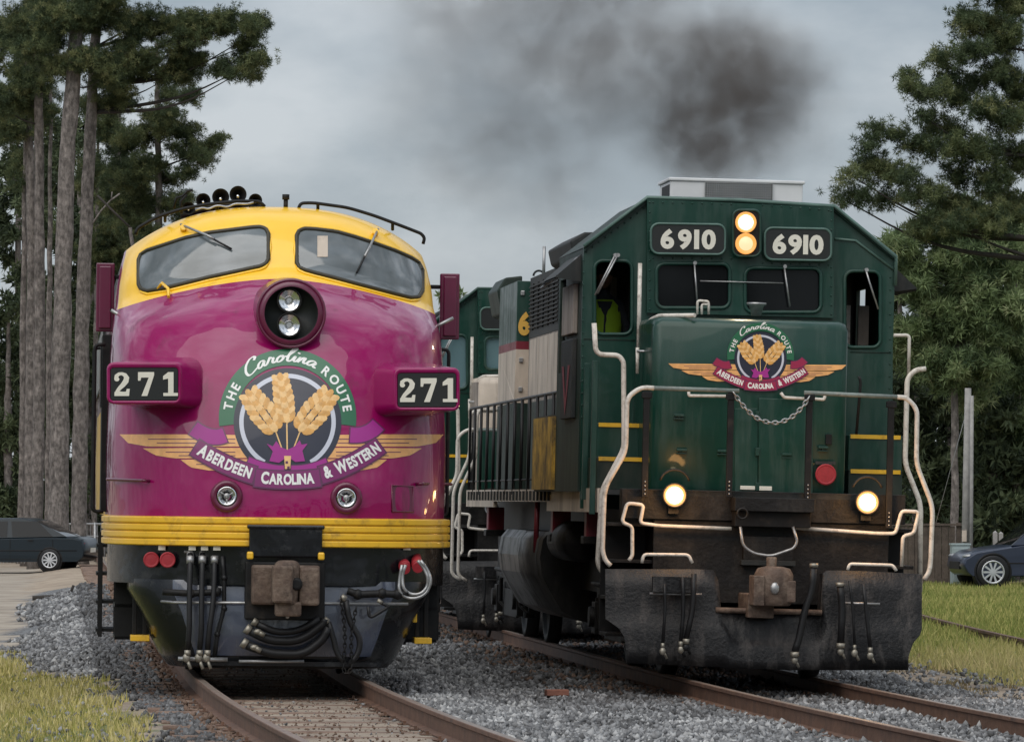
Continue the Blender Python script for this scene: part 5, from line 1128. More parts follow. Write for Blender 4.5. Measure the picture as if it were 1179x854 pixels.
def var_mat(name, stops, rough=.9, trans=0.):
    m = bpy.data.materials.new(name); m.use_nodes = True; t = m.node_tree; n = t.nodes; l = t.links; b = n['Principled BSDF']; b.inputs['Roughness'].default_value = rough
    a = n.new('ShaderNodeAttribute'); a.attribute_name = 'rnd'; r_ = n.new('ShaderNodeValToRGB'); e = r_.color_ramp.elements
    while len(e) < len(stops): e.new(.5)
    for q, (p, c) in zip(e, stops): q.position = p; q.color = (*c, 1)
    l.new(a.outputs['Fac'], r_.inputs[0]); l.new(r_.outputs[0], b.inputs['Base Color'])
    b.inputs['Specular IOR Level'].default_value = .25
    if trans:
        tr = n.new('ShaderNodeBsdfTranslucent'); l.new(r_.outputs[0], tr.inputs['Color']); ms = n.new('ShaderNodeMixShader'); ms.inputs[0].default_value = trans; l.new(b.outputs[0], ms.inputs[1]); l.new(tr.outputs[0], ms.inputs[2]); l.new(ms.outputs[0], n['Material Output'].inputs[0])
    return m
def build_ballast():
    def pts(n, x0, x1, y0, y1): return rng.uniform(x0, x1, n), rng.uniform(y0, y1, n)
    Xs, Ys, S = [], [], []
    for (n, x0, x1, y0, y1, s0, s1) in ((125000, -5.5, 6.8, 35, 54, .017, .033), (85000, -7, 6, 54, 80, .022, .040), (32000, -9, 4, 80, 114, .032, .055)):
        X, Y = pts(n, x0, x1, y0, y1); gv, gl, gr, lt, lf, lg = masks(X, Y)
        p = rng.random(n); k = (gv > .5) | ((p < .10) & ((lg > 2.2) & (lg < 3.6))) | ((p < .05) & (lf < -1.2) & (lf > -2.5))
        # thinner under the sleepers of the magenta track, which lie almost bare
        k &= ~((np.abs(lf) < .66) & (p > .13)); k &= ~((np.abs(lf) > .66) & (np.abs(lf) < .95) & (p > .6)); k &= ~((np.abs(lg) < .66) & (p > .75))
        k &= ~(np.abs(np.abs(lf)-.75) < .06); k &= ~(np.abs(np.abs(lg)-.75) < .06)
        Xs.append(X[k]); Ys.append(Y[k]); S.append((s0*.7+(s1*1.15-s0*.7)*rng.random(k.sum())**1.5)*np.where(np.abs(lf[k]) < .68, .45, 1))
    X = np.concatenate(Xs); Y = np.concatenate(Ys); s = np.concatenate(S); n = len(X); Z = height(X, Y)+s*rng.uniform(-.2, .9, n)
    base = np.array([(1, 0, 0), (-1, 0, 0), (0, 1, 0), (0, -1, 0), (0, 0, 1), (0, 0, -1)], float); tri = np.array([(0, 2, 4), (2, 1, 4), (1, 3, 4), (3, 0, 4), (2, 0, 5), (1, 2, 5), (3, 1, 5), (0, 3, 5)])
    P = base[None]*rng.uniform(.6, 1.3, (n, 6, 1))+rng.normal(0, .17, (n, 6, 3)); P *= s[:, None, None]*rng.uniform(.7, 1.25, (n, 1, 3))
    a = rng.uniform(0, 6.28, n); b = rng.uniform(0, 6.28, n); ca, sa, cb, sb = np.cos(a), np.sin(a), np.cos(b), np.sin(b)
    x = P[..., 0]*ca[:, None]-P[..., 1]*sa[:, None]; y = P[..., 0]*sa[:, None]+P[..., 1]*ca[:, None]; z = P[..., 2]
    y2 = y*cb[:, None]-z*sb[:, None]; z2 = y*sb[:, None]+z*cb[:, None]
    V = np.stack([x+X[:, None], y2+Y[:, None], z2+Z[:, None]], -1).reshape(-1, 3); Fc = (tri[None]+6*np.arange(n)[:, None, None]).reshape(-1, 3)
    # oil darkened stones beside the green engine's track and brown ones in the tracks
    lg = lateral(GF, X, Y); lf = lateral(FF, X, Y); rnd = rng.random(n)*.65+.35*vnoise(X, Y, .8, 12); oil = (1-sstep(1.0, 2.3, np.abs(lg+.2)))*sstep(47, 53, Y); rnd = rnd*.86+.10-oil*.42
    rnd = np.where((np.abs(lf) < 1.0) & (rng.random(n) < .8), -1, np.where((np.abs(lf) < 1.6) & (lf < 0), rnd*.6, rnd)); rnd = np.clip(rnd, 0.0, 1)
    m = var_mat('crushed_stone', [(0, (.15, .10, .074)), (.06, (.045, .042, .040)), (.35, (.12, .121, .124)), (.65, (.25, .252, .256)), (1, (.54, .54, .53))], .85)
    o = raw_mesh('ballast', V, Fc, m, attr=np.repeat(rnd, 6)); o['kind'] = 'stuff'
def build_grass(name, n, x0, x1, y0, y1, which, h0, h1, stops):
    X = rng.uniform(x0, x1, n); Y = rng.uniform(y0, y1, n); gv, gl, gr, lt, lf, lg = masks(X, Y)
    pat = vnoise(X, Y, .9, 20)*.6+vnoise(X, Y, .25, 21)*.4
    if which == 'L': k = (gl > .5) & (rng.random(n) < .3+1.2*pat)
    elif which == 'R': k = (gr > .5) & (rng.random(n) < .4+pat)
    else: k = (lg > 2.3) & (lg < 5) & (gv < .5) & (gr < .5) & (pat > .55)
    X, Y, pat, lg = X[k], Y[k], pat[k], lg[k]; n = len(X); Z = height(X, Y)-.01; h = rng.uniform(h0, h1, n)*(.5+pat); a = rng.uniform(0, 6.28, n); w = rng.uniform(.006, .014, n)*(1+(Y-45)/60)
    lean = rng.normal(0, .35, (n, 2))*h[:, None]
    p0 = np.stack([X-w*np.cos(a), Y-w*np.sin(a), Z], -1); p1 = np.stack([X+w*np.cos(a), Y+w*np.sin(a), Z], -1); p2 = np.stack([X+lean[:, 0], Y+lean[:, 1], Z+h], -1)
    V = np.stack([p0, p1, p2], 1).reshape(-1, 3); Fc = np.arange(3*n).reshape(-1, 3)
    rnd = rng.random(n)*.5+pat*.5
    if which == 'R': rnd = np.clip(rnd*.7+.45*(1-sstep(58, 76, Y)), 0, 1)
    o = raw_mesh(name, V, Fc, var_mat(name+'_blades', stops, .8, .3), attr=np.repeat(rnd, 3)); o['kind'] = 'stuff'
def build_track(FR, name, label, tie_vis):
    rt = FR.root(name, label=label, cat='railway track')
    for sx in (-1, 1):
        mb = MB(); mt = MB(); ys_ = np.concatenate([np.arange(-50, 6, 1.0), [10, 30, 60, 110]]); pr = [(-.07, -.175), (-.07, -.165), (-.012, -.15), (-.012, -.045), (-.036, -.032), (-.036, -.004), (-.03, 0), (.03, 0), (.036, -.004), (.036, -.032), (.012, -.045), (.012, -.15), (.07, -.165), (.07, -.175)]
        rows = [[Vector((sx*.7525+trk_off(FR, y)+a, y, b)) for a, b in pr] for y in ys_]
        mb.grid(rows, None, False, mf=lambda i, j: railtop if j == 6 else rustrail); mb.build('rail', None, rt)
    def tie(mb, y):
        jx = random.uniform(-.05, .05); ex = random.uniform(-.04, .04); c = trk_off(FR, y); x0, x1 = c-1.3+jx, c+1.3+jx+ex; z1 = -.178+random.uniform(-.006, .0); w = random.uniform(.105, .125)
        nseg = 6; rows = []
        for i in range(nseg+1):
            x = x0+(x1-x0)*i/nseg; q = lambda: random.uniform(-.006, .006); rows.append([Vector((x, y-w+q(), -.34)), Vector((x, y-w+q(), z1-.012)), Vector((x, y-w+.012, z1+q()*.4)), Vector((x, y+w-.012, z1+q()*.4)), Vector((x, y+w+q(), z1-.012)), Vector((x, y+w+q(), -.34))])
        mb.grid(rows, tiem, False); mb.add(rows[0], [tuple(range(6))], tiem); mb.add(rows[-1], [tuple(range(6))], tiem)
    plates = MB()
    y = -13.5
    for k in range(64):
        t = MB(); tie(t, y); o = t.build('sleeper', None, rt)
        for sx in (-1, 1):
            s = MB()
            c = sx*.7525+trk_off(FR, y); s.box(c-.15, c+.15, y-.085, y+.085, -.176, -.170, rustrail)
            for dx in (-.095, .095): s.box(c+dx-.012, c+dx+.012, y-.03, y-.006, -.176, -.145, rustrail)
            s.build('tie_plate', None, o); y += .45
    t = MB()
    while y < 95: tie(t, y); y += .5
    y = -13.95
    while y > -45: tie(t, y); y -= .5
    o = t.build('sleeper_row', None, rt); o['kind'] = 'stuff'
    return rt

# ================================================================== TREES
def tri_needles(C, k, ln, wd, rnd, up=.15, flat=0.):
    n = len(C); D = rng.normal(0, 1, (n, k, 3)); D[..., 2] += up; D[..., 2] *= (1-flat); D /= np.linalg.norm(D, axis=-1, keepdims=True)
    l_ = ln*rng.uniform(.6, 1.1, (n, k, 1)); T = C[:, None]+D*l_; Sd = rng.normal(0, 1, (n, k, 3)); Sd = np.cross(D, Sd); Sd /= np.linalg.norm(Sd, axis=-1, keepdims=True)+1e-9
    M = C[:, None]+D*l_*.25; w_ = wd*rng.uniform(.7, 1.3, (n, k, 1))
    V = np.stack([M-Sd*w_, M+Sd*w_, T], 2).reshape(-1, 3); r = np.repeat(np.clip(rnd[:, None]+rng.normal(0, .06, (n, k)), 0, 1).ravel(), 3)
    return V, np.arange(len(V)).reshape(-1, 3), r
pine_leaf = var_mat('pine_needles', [(0, (.028, .046, .024)), (.4, (.075, .105, .050)), (.75, (.15, .175, .075)), (1, (.24, .245, .115))], .6, .25)
light_leaf = var_mat('light_green_foliage', [(0, (.035, .06, .03)), (.4, (.11, .16, .07)), (.75, (.20, .26, .115)), (1, (.32, .35, .19))], .6, .3)
dark_leaf = var_mat('dark_green_foliage', [(0, (.016, .026, .015)), (.5, (.055, .076, .037)), (1, (.13, .16, .08))], .7, .2)
def build_tree(name, label, Y, trunk, puffs, leaf=None, dens=1., tuft=(34, .15, .0075), group=None, limb=True, spread=1., cat='tree', gz=-.32, cl_d=30, lp=.4):
    """trunk: [(px,py,radius m)], puffs: [(px,py,rx,ry)] seen from the camera; every crown clump gets real depth round its own place"""
    leaf = leaf or pine_leaf; base = wpt(trunk[0][0], trunk[0][1], Y); base.z = gz
    rt = empty(name, base, label=label, cat=cat, group=group)
    TP = [Vector((wpt(x, y, Y)))-base for x, y, r in trunk]; TP[0].z = -.1; TR = [r for *_, r in trunk]
    path = []; rad = []
    for i in range(len(TP)-1):
        for k in range(10):
            t = k/10; path.append(TP[i].lerp(TP[i+1], t)+Vector((random.uniform(-.02, .02), random.uniform(-.02, .02), 0))); rad.append(TR[i]+(TR[i+1]-TR[i])*t)
    path.append(TP[-1]); rad.append(TR[-1])
    if TR[0] > 0:
        mb = MB(); rr_ = [r*random.uniform(.93, 1.07) for r in rad]; mb.tube(path, 0, bark, 12, rf=lambda t: rr_[min(len(rr_)-1, int(round(t*(len(rr_)-1))))]*(1+.5*max(0, .03-t)/.03)); mb.build('trunk', None, rt)
    C = []; Rn = []; lb = MB()
    for (px, py, rx, ry) in puffs:
        c = wpt(px, py, Y)-base; ax, az = rx/F_PX*Y, ry/F_PX*Y; ay = max(ax, .6)*spread; c.y += random.uniform(-1, 1)*ay*1.2
        if limb and TR[0] > 0 and random.random() < lp:
            # limb rises from the trunk, forks towards the clump
            j = min(range(len(path)), key=lambda i: abs(path[i].z-(c.z-.25*abs(c.x-path[i].x)-.2))); s0 = path[j]; md = s0.lerp(c, .55)+Vector((0, 0, -.08*(c-s0).length+random.uniform(-.2, .2)))
            L_ = (c-s0).length; lb.tube(fillet([s0, md, c], 1.0, 5), 0, barkd, 6, rf=lambda t: max(.010, min(.012*L_+.012, .055)*(1-.8*t)))
        vol = ax*az*1.0; nb = max(3, int(cl_d*dens*(ax*az)**.62))
        for b in range(nb):
            u = rng.normal(0, 1, 3); u /= np.linalg.norm(u); u *= rng.uniform(.2, 1)**.5; e = np.array([c.x+u[0]*ax, c.y+u[1]*ay, c.z+u[2]*az])
            if limb: lb.tube([c+Vector((random.uniform(-.3, .3)*ax, 0, random.uniform(-.2, .2)*az)), Vector(e)], .012, barkd, 4, cap=False)
            m_ = max(4, int(9*dens)); rb = rng.uniform(.15, .85); sub = e+rng.normal(0, 1, (m_, 3))*np.array([.20, .24, .14])*min(1.3, .6+ax*.3); C.append(sub); Rn.append(np.full(m_, rb)+rng.normal(0, .1, m_))
    if lb.v: lb.build('branches', None, rt, fix=False)
    if C:
        C = np.concatenate(C); Rn = np.clip(np.concatenate(Rn), 0, 1); V, Fc, r = tri_needles(C, *tuft, Rn); raw_mesh('crown', V, Fc, leaf, rt, attr=r)
    return rt
def jit(lst, n, sx, sy):
    out = []
    for (x, y, rx, ry) in lst:
        for _ in range(n): out.append((x+random.uniform(-1, 1)*rx*sx, y+random.uniform(-1, 1)*ry*sy, rx*random.uniform(.35, .6), ry*random.uniform(.35, .6)))
    return out
# ================================================================== CARS
def car(name, label, at, rotz, body, prof, glassp, L_, wheels, wr, lamps, W=.88, tail=None):
    rt = empty(name, at, (0, 0, rotz), label=label, cat='car', group=None)
    mb = MB(); rows = []
    for t in (-1, -.985, -.94, -.8, -.4, 0, .4, .8, .94, .985, 1):
        ins = .10*max(0, (abs(t)-.8)/.2)**2; cx_ = sum(p[0] for p in prof)/len(prof)
        rows.append([Vector((cx_+(x-cx_)*(1-ins*.22), t*W*(1-.04*max(0, z-.55)), z-(ins*.6 if z > .5 else 0))) for x, z in prof+[prof[0]]])
    mb.grid(rows, body, True)
    for r_ in (rows[0], rows[-1]): mb.add(r_[:-1], [tuple(range(len(prof)))], body)
    mb.build('car_body', None, rt)
    gh = MB(); rows = []
    for t in (-1, -.97, -.8, 0, .8, .97, 1): rows.append([Vector((x, t*(W-.04)*(1-.22*(z-glassp[0][1])), z-.03*max(0, abs(t)-.9)*10*(z > 1.2))) for x, z in glassp])
    gh.grid(rows, None, True, mf=lambda i, j: body if (glassp[j][1]+glassp[j+1][1])/2 > max(q[1] for q in glassp)-.06 else glass)
    for r_ in (rows[0], rows[-1]): gh.add(r_, [tuple(range(len(glassp)))], body)
    g = gh.build('cabin', None, rt)
    zt = max(q[1] for q in glassp); zb = glassp[0][1]
    for sx in (-1, 1):
        t = MB(); xs_ = sorted([q[0] for q in glassp]); x0, x1 = xs_[0], xs_[-1]; top = [q for q in glassp if q[1] > zt-.08]; tx0, tx1 = min(q[0] for q in top), max(q[0] for q in top)
        def wp(x, z): return Vector((x, sx*((W-.04)*(1-.22*(z-zb))+.006), z))
        n_ = 2; 
        for k in range(n_):
            a0, a1 = (k+.06)/n_, (k+.94)/n_; zl, zh = zb+.05, zt-.09; f = lambda a, z: (x0+.22+(x1-x0-.44)*a)*(1-(z-zb)/(zt-zb))+(tx0+.03+(tx1-tx0-.06)*a)*((z-zb)/(zt-zb))
            t.add([wp(f(a0, zl), zl), wp(f(a1, zl), zl), wp(f(a1, zh), zh), wp(f(a0, zh), zh)], [(0, 1, 2, 3)], glass)
        t.build('side_window', None, g)
        t = MB(); t.tube([Vector((prof[0][0]*.0+x0-.2, sx*(W+.001), .55)), Vector((x1+.3, sx*(W+.001), .55))], .012, black, 6); 
        for k in range(2): xx = x0+.75+k*(x1-x0)*.42; t.box(xx, xx+.14, sx*W, sx*(W+.02), .80, .83, black)
        t.build('trim', None, rt)
        t = MB(); xm = (x0+x1)/2
        for xx in (x0+.35, xm+.02, x1-.35): t.box(xx-.006, xx+.006, sx*(W-.01), sx*(W+.003), .32, zb-.02, black)
        t.box(x0+.35, x1-.35, sx*(W-.01), sx*(W+.004), .31, .325, black); t.build('door_gaps', None, rt)
        t = MB(); t.ball((x0+.5, sx*(W+.10), zb+.10), .09, body, 10, (.7, 1.1, .75)); t.build('side_mirror', None, rt)
    xe = max(q[0] for q in prof); xf = min(q[0] for q in prof)
    t = MB(); t.box(xe-.02, xe+.012, -.26, .26, .50, .62, numwhite); t.build('number_plate', None, rt)
    t = MB(); t.box(xf-.005, xf+.05, -.5, .5, .42, .58, black); t.build('grille', None, rt)
    for wx in wheels:
        for sx in (-1, 1):
            t = MB(); y = sx*(W-.17); t.lathe((wx, y, wr), (0, sx, 0), [(0, wr*.6), (0, wr), (.18, wr), (.195, wr*.93), (.19, wr*.68)], rubber, 32, cap=False); w = t.build('tyre', None, rt)
            t = MB(); t.lathe((wx, y, wr), (0, sx, 0), [(.185, wr*.68), (.19, wr*.62), (.12, wr*.58), (.12, .001)], black, 28, cap=False)
            for k in range(10): a = k*math.pi/5; t.add([Vector((wx+r_*math.cos(a+da), y+sx*.178, wr+r_*math.sin(a+da))) for r_, da in ((.04, -.5), (wr*.66, -.10), (wr*.66, .10), (.04, .5))], [(0, 1, 2, 3)], alum)
            t.lathe((wx, y, wr), (0, sx, 0), [(.19, wr*.70), (.20, wr*.66), (.18, wr*.60)], alum, 28, cap=False); t.cyl((wx, y+sx*.1, wr), (0, sx, 0), .05, .09, alum, 12); t.build('rim', None, w)
            t = MB(); t.lathe((wx, sx*(W-.02), wr), (0, sx, 0), [(0, wr*1.16), (.024, wr*1.14), (.024, wr*1.0), (0, wr*1.0)], black, 32, cap=False); t.lathe((wx, sx*(W-.35), wr), (0, sx, 0), [(0, .001), (.0, wr*1.12), (.352, wr*1.12)], black, 32, cap=False); t.build('wheel_arch', None, rt)
    for (x, z, w_, h_, m_) in lamps:
        for sx in (-1, 1):
            t = MB(); t.ball((x, sx*(W-.20), z), 1, m_, 14, (w_*.5+.0, .15, h_*.42)); t.build('tail_light' if m_ is red_lens else 'headlight', None, rt)
    return rt
def build_cars():
    navy = mat('dark_teal_car_paint', (.004, .011, .017), .3, spec=.35, coat=.15); blue = mat('slate_blue_car_paint', (.018, .026, .05), .3, coat=.3, metal=.2)
    # sedan on the left: rear towards the magenta engine, side to the camera
    p = [(-2.2, .30), (-2.25, .55), (-2.15, .72), (-1.2, .86), (-.2, .90), (1.2, .93), (2.0, .92), (2.2, .86), (2.28, .60), (2.25, .38), (2.1, .26), (-2.0, .24)]
    g = [(-1.3, .86), (-.55, 1.34), (-.1, 1.41), (.55, 1.41), (.95, 1.34), (1.75, .92)]
    a = wpt(103, 657, 137.5); car('parked_car', 'dark teal saloon car parked on the sandy lot under the tall pines', (a.x-2.2, a.y+.9, -.30), R(-9), navy, p, g, 4.5, (-1.35, 1.32), .30, [(2.16, .72, .16, .18, red_lens)])
    p = [(-2.10, .36), (-2.17, .50), (-2.14, .68), (-1.9, .82), (-1.1, .94), (-.9, .97), (2.1, 1.05), (2.3, .9), (2.3, .4), (2.1, .28), (-2.0, .28)]
    g = [(-1.10, .93), (-.35, 1.56), (.3, 1.66), (1.6, 1.64), (2.0, 1.5), (2.2, 1.1)]
    a = wpt(1097, 678, 112); car('parked_car', 'slate blue sport utility car parked at the grass edge by the grey cabinet', (a.x+2.25, a.y+1.0, -.31), R(7), blue, p, g, 4.6, (-1.52, 1.35), .36, [(-1.98, .70, .34, .13, silver)], W=.93)
def build_misc():
    Y = 116
    wood = mat('weathered_fence_boards', (.085, .065, .052), .9, var=.4, vs=4, bump=.6)
    rt = empty('wooden_fence', (wpt(1030, 670, Y).x, Y, -.33), label='weathered brown board fence behind the grass at the right', cat='fence')
    x0 = wpt(1030, 0, Y).x; x1 = wpt(1104, 0, Y).x; top = wpt(0, 604, Y).z+.33; t = MB(); n = int((x1-x0)/.15)
    for k in range(n): t.box(k*.15, k*.15+.14, -.015+random.uniform(-.006, .006), .015, 0, top-random.uniform(0, .04), wood)
    t.build('fence_boards', None, rt); t = MB(); t.box(0, x1-x0, .015, .06, .3, .38, wood); t.box(-.05, x1-x0+.12, -.04, .05, top-.02, top+.03, wood); t.build('fence_rail', None, rt)
    for k in range(4): t = MB(); xx = (x1-x0)*k/3; t.box(xx-.05, xx+.05, .02, .12, 0, top+.05, wood); t.build('fence_post', None, rt)
    a = wpt(1096, 627, 114); b = wpt(1117, 650, 114); t = MB(); cab = mat('pale_grey_green_cabinet', (.30, .36, .36), .5, var=.1); t.box(a.x, b.x, 114, 114.5, -.33, a.z, cab); t.box(a.x-.02, b.x+.02, 113.98, 114.52, a.z-.01, a.z+.03, cab)
    t.box(a.x+.03, b.x-.03, 113.985, 114, -.2, a.z-.06, cab); o = t.build('utility_cabinet', None, None, bevel=.012); tag(o, 'pale grey-green metal utility cabinet standing at the foot of the light poles', 'cabinet')
    pm = mat('weathered_grey_pole', (.27, .26, .25), .7, var=.25, vs=6)
    a = wpt(1111, 628, 115); tp = wpt(1113, 440, 115); rt = empty('utility_pole', (a.x, 115, -.33), label='thick pale grey utility pole rising behind the grey cabinet', cat='pole'); t = MB(); t.tube([Vector((0, 0, 0)), Vector((tp.x-a.x+.03, 0, tp.z+.2))], .1, pm, 14, rf=lambda q: .10-.03*q); t.build('pole', None, rt)
    e = wpt(1062, 560, 117); t = MB(); t.tube([Vector((tp.x-a.x, 0, tp.z-.3)), Vector((e.x-a.x, 3, 0))], .008, silver, 5); t.build('guy_wire', None, rt)
    t = MB(); xb, zb = wpt(1108, 600, 115).x-a.x, wpt(0, 606, 115).z; t.box(xb-.02, xb+.08, -.16, -.09, zb, zb+.25, cream); t.build('meter_box', None, rt)
    a2 = wpt(1118, 628, 114.8); t = MB(); t.tube([Vector((a2.x, 114.8, -.33)), Vector((a2.x+.02, 114.8, tp.z-.3))], .04, pm, 12); t.cyl((a2.x, 114.8, -.33), (0, 0, 1), .07, .12, silver, 12); o = t.build('conduit_pipe', None, None); tag(o, 'thin pale metal conduit pipe just right of the thick utility pole', 'pipe')
    for k, x in enumerate((1146, 1152.5)):
        a = wpt(x, 640, 118); t = MB(); h = wpt(0, 613+k, 118).z; t.box(a.x-.05, a.x+.05, 118, 118.1, -.33, h, pm); t.add([Vector((a.x-.05, 118, h)), Vector((a.x+.05, 118, h)), Vector((a.x+.05, 118.1, h)), Vector((a.x-.05, 118.1, h)), Vector((a.x, 118.05, h+.05))], [(0, 1, 4), (1, 2, 4), (2, 3, 4), (3, 0, 4)], pm)
        o = t.build('wooden_post', None, None); tag(o, ('left' if k == 0 else 'right')+' of two short grey wooden posts behind the slate blue car', 'post', 'short wooden posts')
    # low chain-link fence behind the sedan
    rt = empty('wire_fence', (wpt(-40, 640, 150).x, 150, -.3), label='low grey wire fence at the forest edge behind the teal car', cat='fence'); h = wpt(0, 603, 150).z+.3; w_ = 5.6
    t = MB(); t.tube([(0, 0, h), (w_, 0, h)], .03, silver, 6); t.tube([(0, 0, h-.35), (w_, 0, h-.35)], .02, silver, 6); t.build('rail', None, rt); t = MB()
    for k in range(56): t.box(k*.1, k*.1+.012, -.005, .005, .05, h, silver)
    t.build('wire_mesh', None, rt)
    for k in range(4): t = MB(); t.cyl((w_*k/3, 0, 0), (0, 0, 1), .04, h+.05, silver, 8); t.build('post', None, rt)
    # third track in the grass at the right
    rt = empty('siding_rail', (6.55, 70, -.33), (0, 0, R(.4)), label='rusty brown siding rail half buried in the grass at the right', cat='rail'); t = MB(); pr = [(-.06, 0), (-.012, .02), (-.012, .09), (-.035, .10), (-.035, .135), (.035, .135), (.035, .10), (.012, .09), (.012, .02), (.06, 0)]
    t.grid([[Vector((a+.0009*(y-10)**2*(y < 10), y, b)) for a, b in pr] for y in np.linspace(-14, 40, 20)], rustrail, False); t.build('rail', None, rt)
    # brick and wood scraps
    q = wpt(641, 800, 50.2); t = MB(); t.box(-.11, .11, -.06, .06, 0, .06, brickm); o = t.build('brick', None, None, bevel=.008); o.location = (q.x, q.y, float(height(q.x, q.y))+.03); o.rotation_euler = (0, 0, R(12)); tag(o, 'broken red brick lying on the grey stones between the two tracks', 'brick')
    a = wpt(85, 690, 101); t = MB(); t.tube([Vector((a.x-.8, a.y, -.30)), Vector((a.x-.2, a.y, -.27)), Vector((a.x+.5, a.y+.2, -.29))], .05, barkd, 8); t.tube([Vector((a.x-.1, a.y, -.28)), Vector((a.x, a.y-.05, -.05))], .03, barkd, 6); o = t.build('fallen_branch', None, None); tag(o, 'brown fallen branch with a stub lying on the sandy lot', 'branch')
def build_smoke():
    c = Vector((1.6, 66, 7.3)); t = MB(); t.box(-4.6, 3.4, -3.0, 3.0, -3.4, 4.0)
    m = bpy.data.materials.new('diesel_smoke'); m.use_nodes = True; nt = m.node_tree; n = nt.nodes; l = nt.links; n.remove(n['Principled BSDF']); out = n['Material Output']
    pv = n.new('ShaderNodeVolumePrincipled'); pv.inputs['Color'].default_value = (.26, .225, .20, 1); pv.inputs['Anisotropy'].default_value = .1; l.new(pv.outputs[0], out.inputs['Volume'])
    tc = n.new('ShaderNodeTexCoord'); 
    wn = n.new('ShaderNodeTexNoise'); wn.inputs['Scale'].default_value = .9; wn.inputs['Detail'].default_value = 3; l.new(tc.outputs['Object'], wn.inputs['Vector'])
    ws = n.new('ShaderNodeVectorMath'); ws.operation = 'SUBTRACT'; l.new(wn.outputs['Color'], ws.inputs[0]); ws.inputs[1].default_value = (.5, .5, .5)
    wk = n.new('ShaderNodeVectorMath'); wk.operation = 'SCALE'; wk.inputs['Scale'].default_value = 1.3; l.new(ws.outputs[0], wk.inputs[0]); wa = n.new('ShaderNodeVectorMath'); wa.operation = 'ADD'; l.new(tc.outputs['Object'], wa.inputs[0]); l.new(wk.outputs[0], wa.inputs[1])
    acc = None
    def P_(px, py): w = wpt(px, py, 66)-c; return (w.x, 0, w.z)
    for (px, py, rx, ry, ry_d, dn) in ((835, 105, 1.35, 1.25, 1.3, 1.0), (815, 155, .95, .85, 1.0, .6), (905, 110, .75, .95, 1.0, .35), (700, 70, 1.4, 1.1, 1.5, .35), (560, 110, 1.7, 1.6, 1.8, .17), (620, 195, 1.4, .9, 1.4, .15), (600, -30, 2.6, 1.2, 2.0, .22), (760, -60, 2.0, 1.0, 1.6, .34)):
        ctr = P_(px, py); a = n.new('ShaderNodeVectorMath'); a.operation = 'SUBTRACT'; l.new(wa.outputs[0], a.inputs[0]); a.inputs[1].default_value = ctr
        d = n.new('ShaderNodeVectorMath'); d.operation = 'DIVIDE'; l.new(a.outputs[0], d.inputs[0]); d.inputs[1].default_value = (rx, ry_d, ry)
        ln = n.new('ShaderNodeVectorMath'); ln.operation = 'LENGTH'; l.new(d.outputs[0], ln.inputs[0])
        mr = n.new('ShaderNodeMapRange'); mr.interpolation_type = 'SMOOTHSTEP'; mr.inputs['From Min'].default_value = 1.15; mr.inputs['From Max'].default_value = .1; mr.inputs['To Max'].default_value = dn; l.new(ln.outputs['Value'], mr.inputs[0])
        if acc is None: acc = mr.outputs[0]
        else:
            q = n.new('ShaderNodeMath'); q.operation = 'ADD'; l.new(acc, q.inputs[0]); l.new(mr.outputs[0], q.inputs[1]); acc = q.outputs[0]
    n2 = n.new('ShaderNodeTexNoise'); n2.inputs['Scale'].default_value = 1.6; n2.inputs['Detail'].default_value = 6; n2.inputs['Roughness'].default_value = .6; l.new(wa.outputs[0], n2.inputs['Vector'])
    r2 = n.new('ShaderNodeMapRange'); r2.inputs['From Min'].default_value = .34; r2.inputs['From Max'].default_value = .66; r2.inputs['To Min'].default_value = .05; r2.inputs['To Max'].default_value = 1.7; l.new(n2.outputs['Fac'], r2.inputs[0])
    mu = n.new('ShaderNodeMath'); mu.operation = 'MULTIPLY'; l.new(acc, mu.inputs[0]); l.new(r2.outputs[0], mu.inputs[1]); mk = n.new('ShaderNodeMath'); mk.operation = 'MULTIPLY'; mk.inputs[1].default_value = 1.7; l.new(mu.outputs[0], mk.inputs[0]); l.new(mk.outputs[0], pv.inputs['Density'])
    o = t.build('smoke', m, None); o.location = c; o['kind'] = 'stuff'

# ================================================================== BUILD
build_ground(); build_ballast()
build_track(FF, 'railway_track', 'railway track with brown sleepers under the magenta locomotive', 60)
build_track(GF, 'railway_track', 'railway track in grey stone under the green locomotive', 60)
build_grass('dry_grass', 90000, -9, -2, 36, 68, 'L', .03, .11, [(0, (.14, .14, .04)), (.3, (.30, .30, .08)), (.5, (.52, .45, .16)), (1, (.70, .60, .36))])
build_grass('green_grass', 170000, 3.5, 16, 48, 116, 'R', .06, .16, [(0, (.10, .12, .03)), (.3, (.23, .27, .07)), (.5, (.44, .41, .14)), (1, (.66, .54, .28))])
build_grass('dry_verge', 30000, 3.5, 8, 44, 70, 'S', .03, .09, [(0, (.16, .12, .05)), (1, (.36, .29, .16))])
build_streamliner()
build_switcher(GF, True, 'dark green road switcher locomotive with lit headlights and number boards reading 6910')
o2 = GF.Rm @ Vector((0, 19.3, -.15))+GF.O
GF2 = Frame(o2, .088, R(.9)); build_switcher(GF2, False, 'second grimy green and cream locomotive coupled behind the lit green one', cream)
build_engineer()
build_cars(); build_misc(); build_smoke()
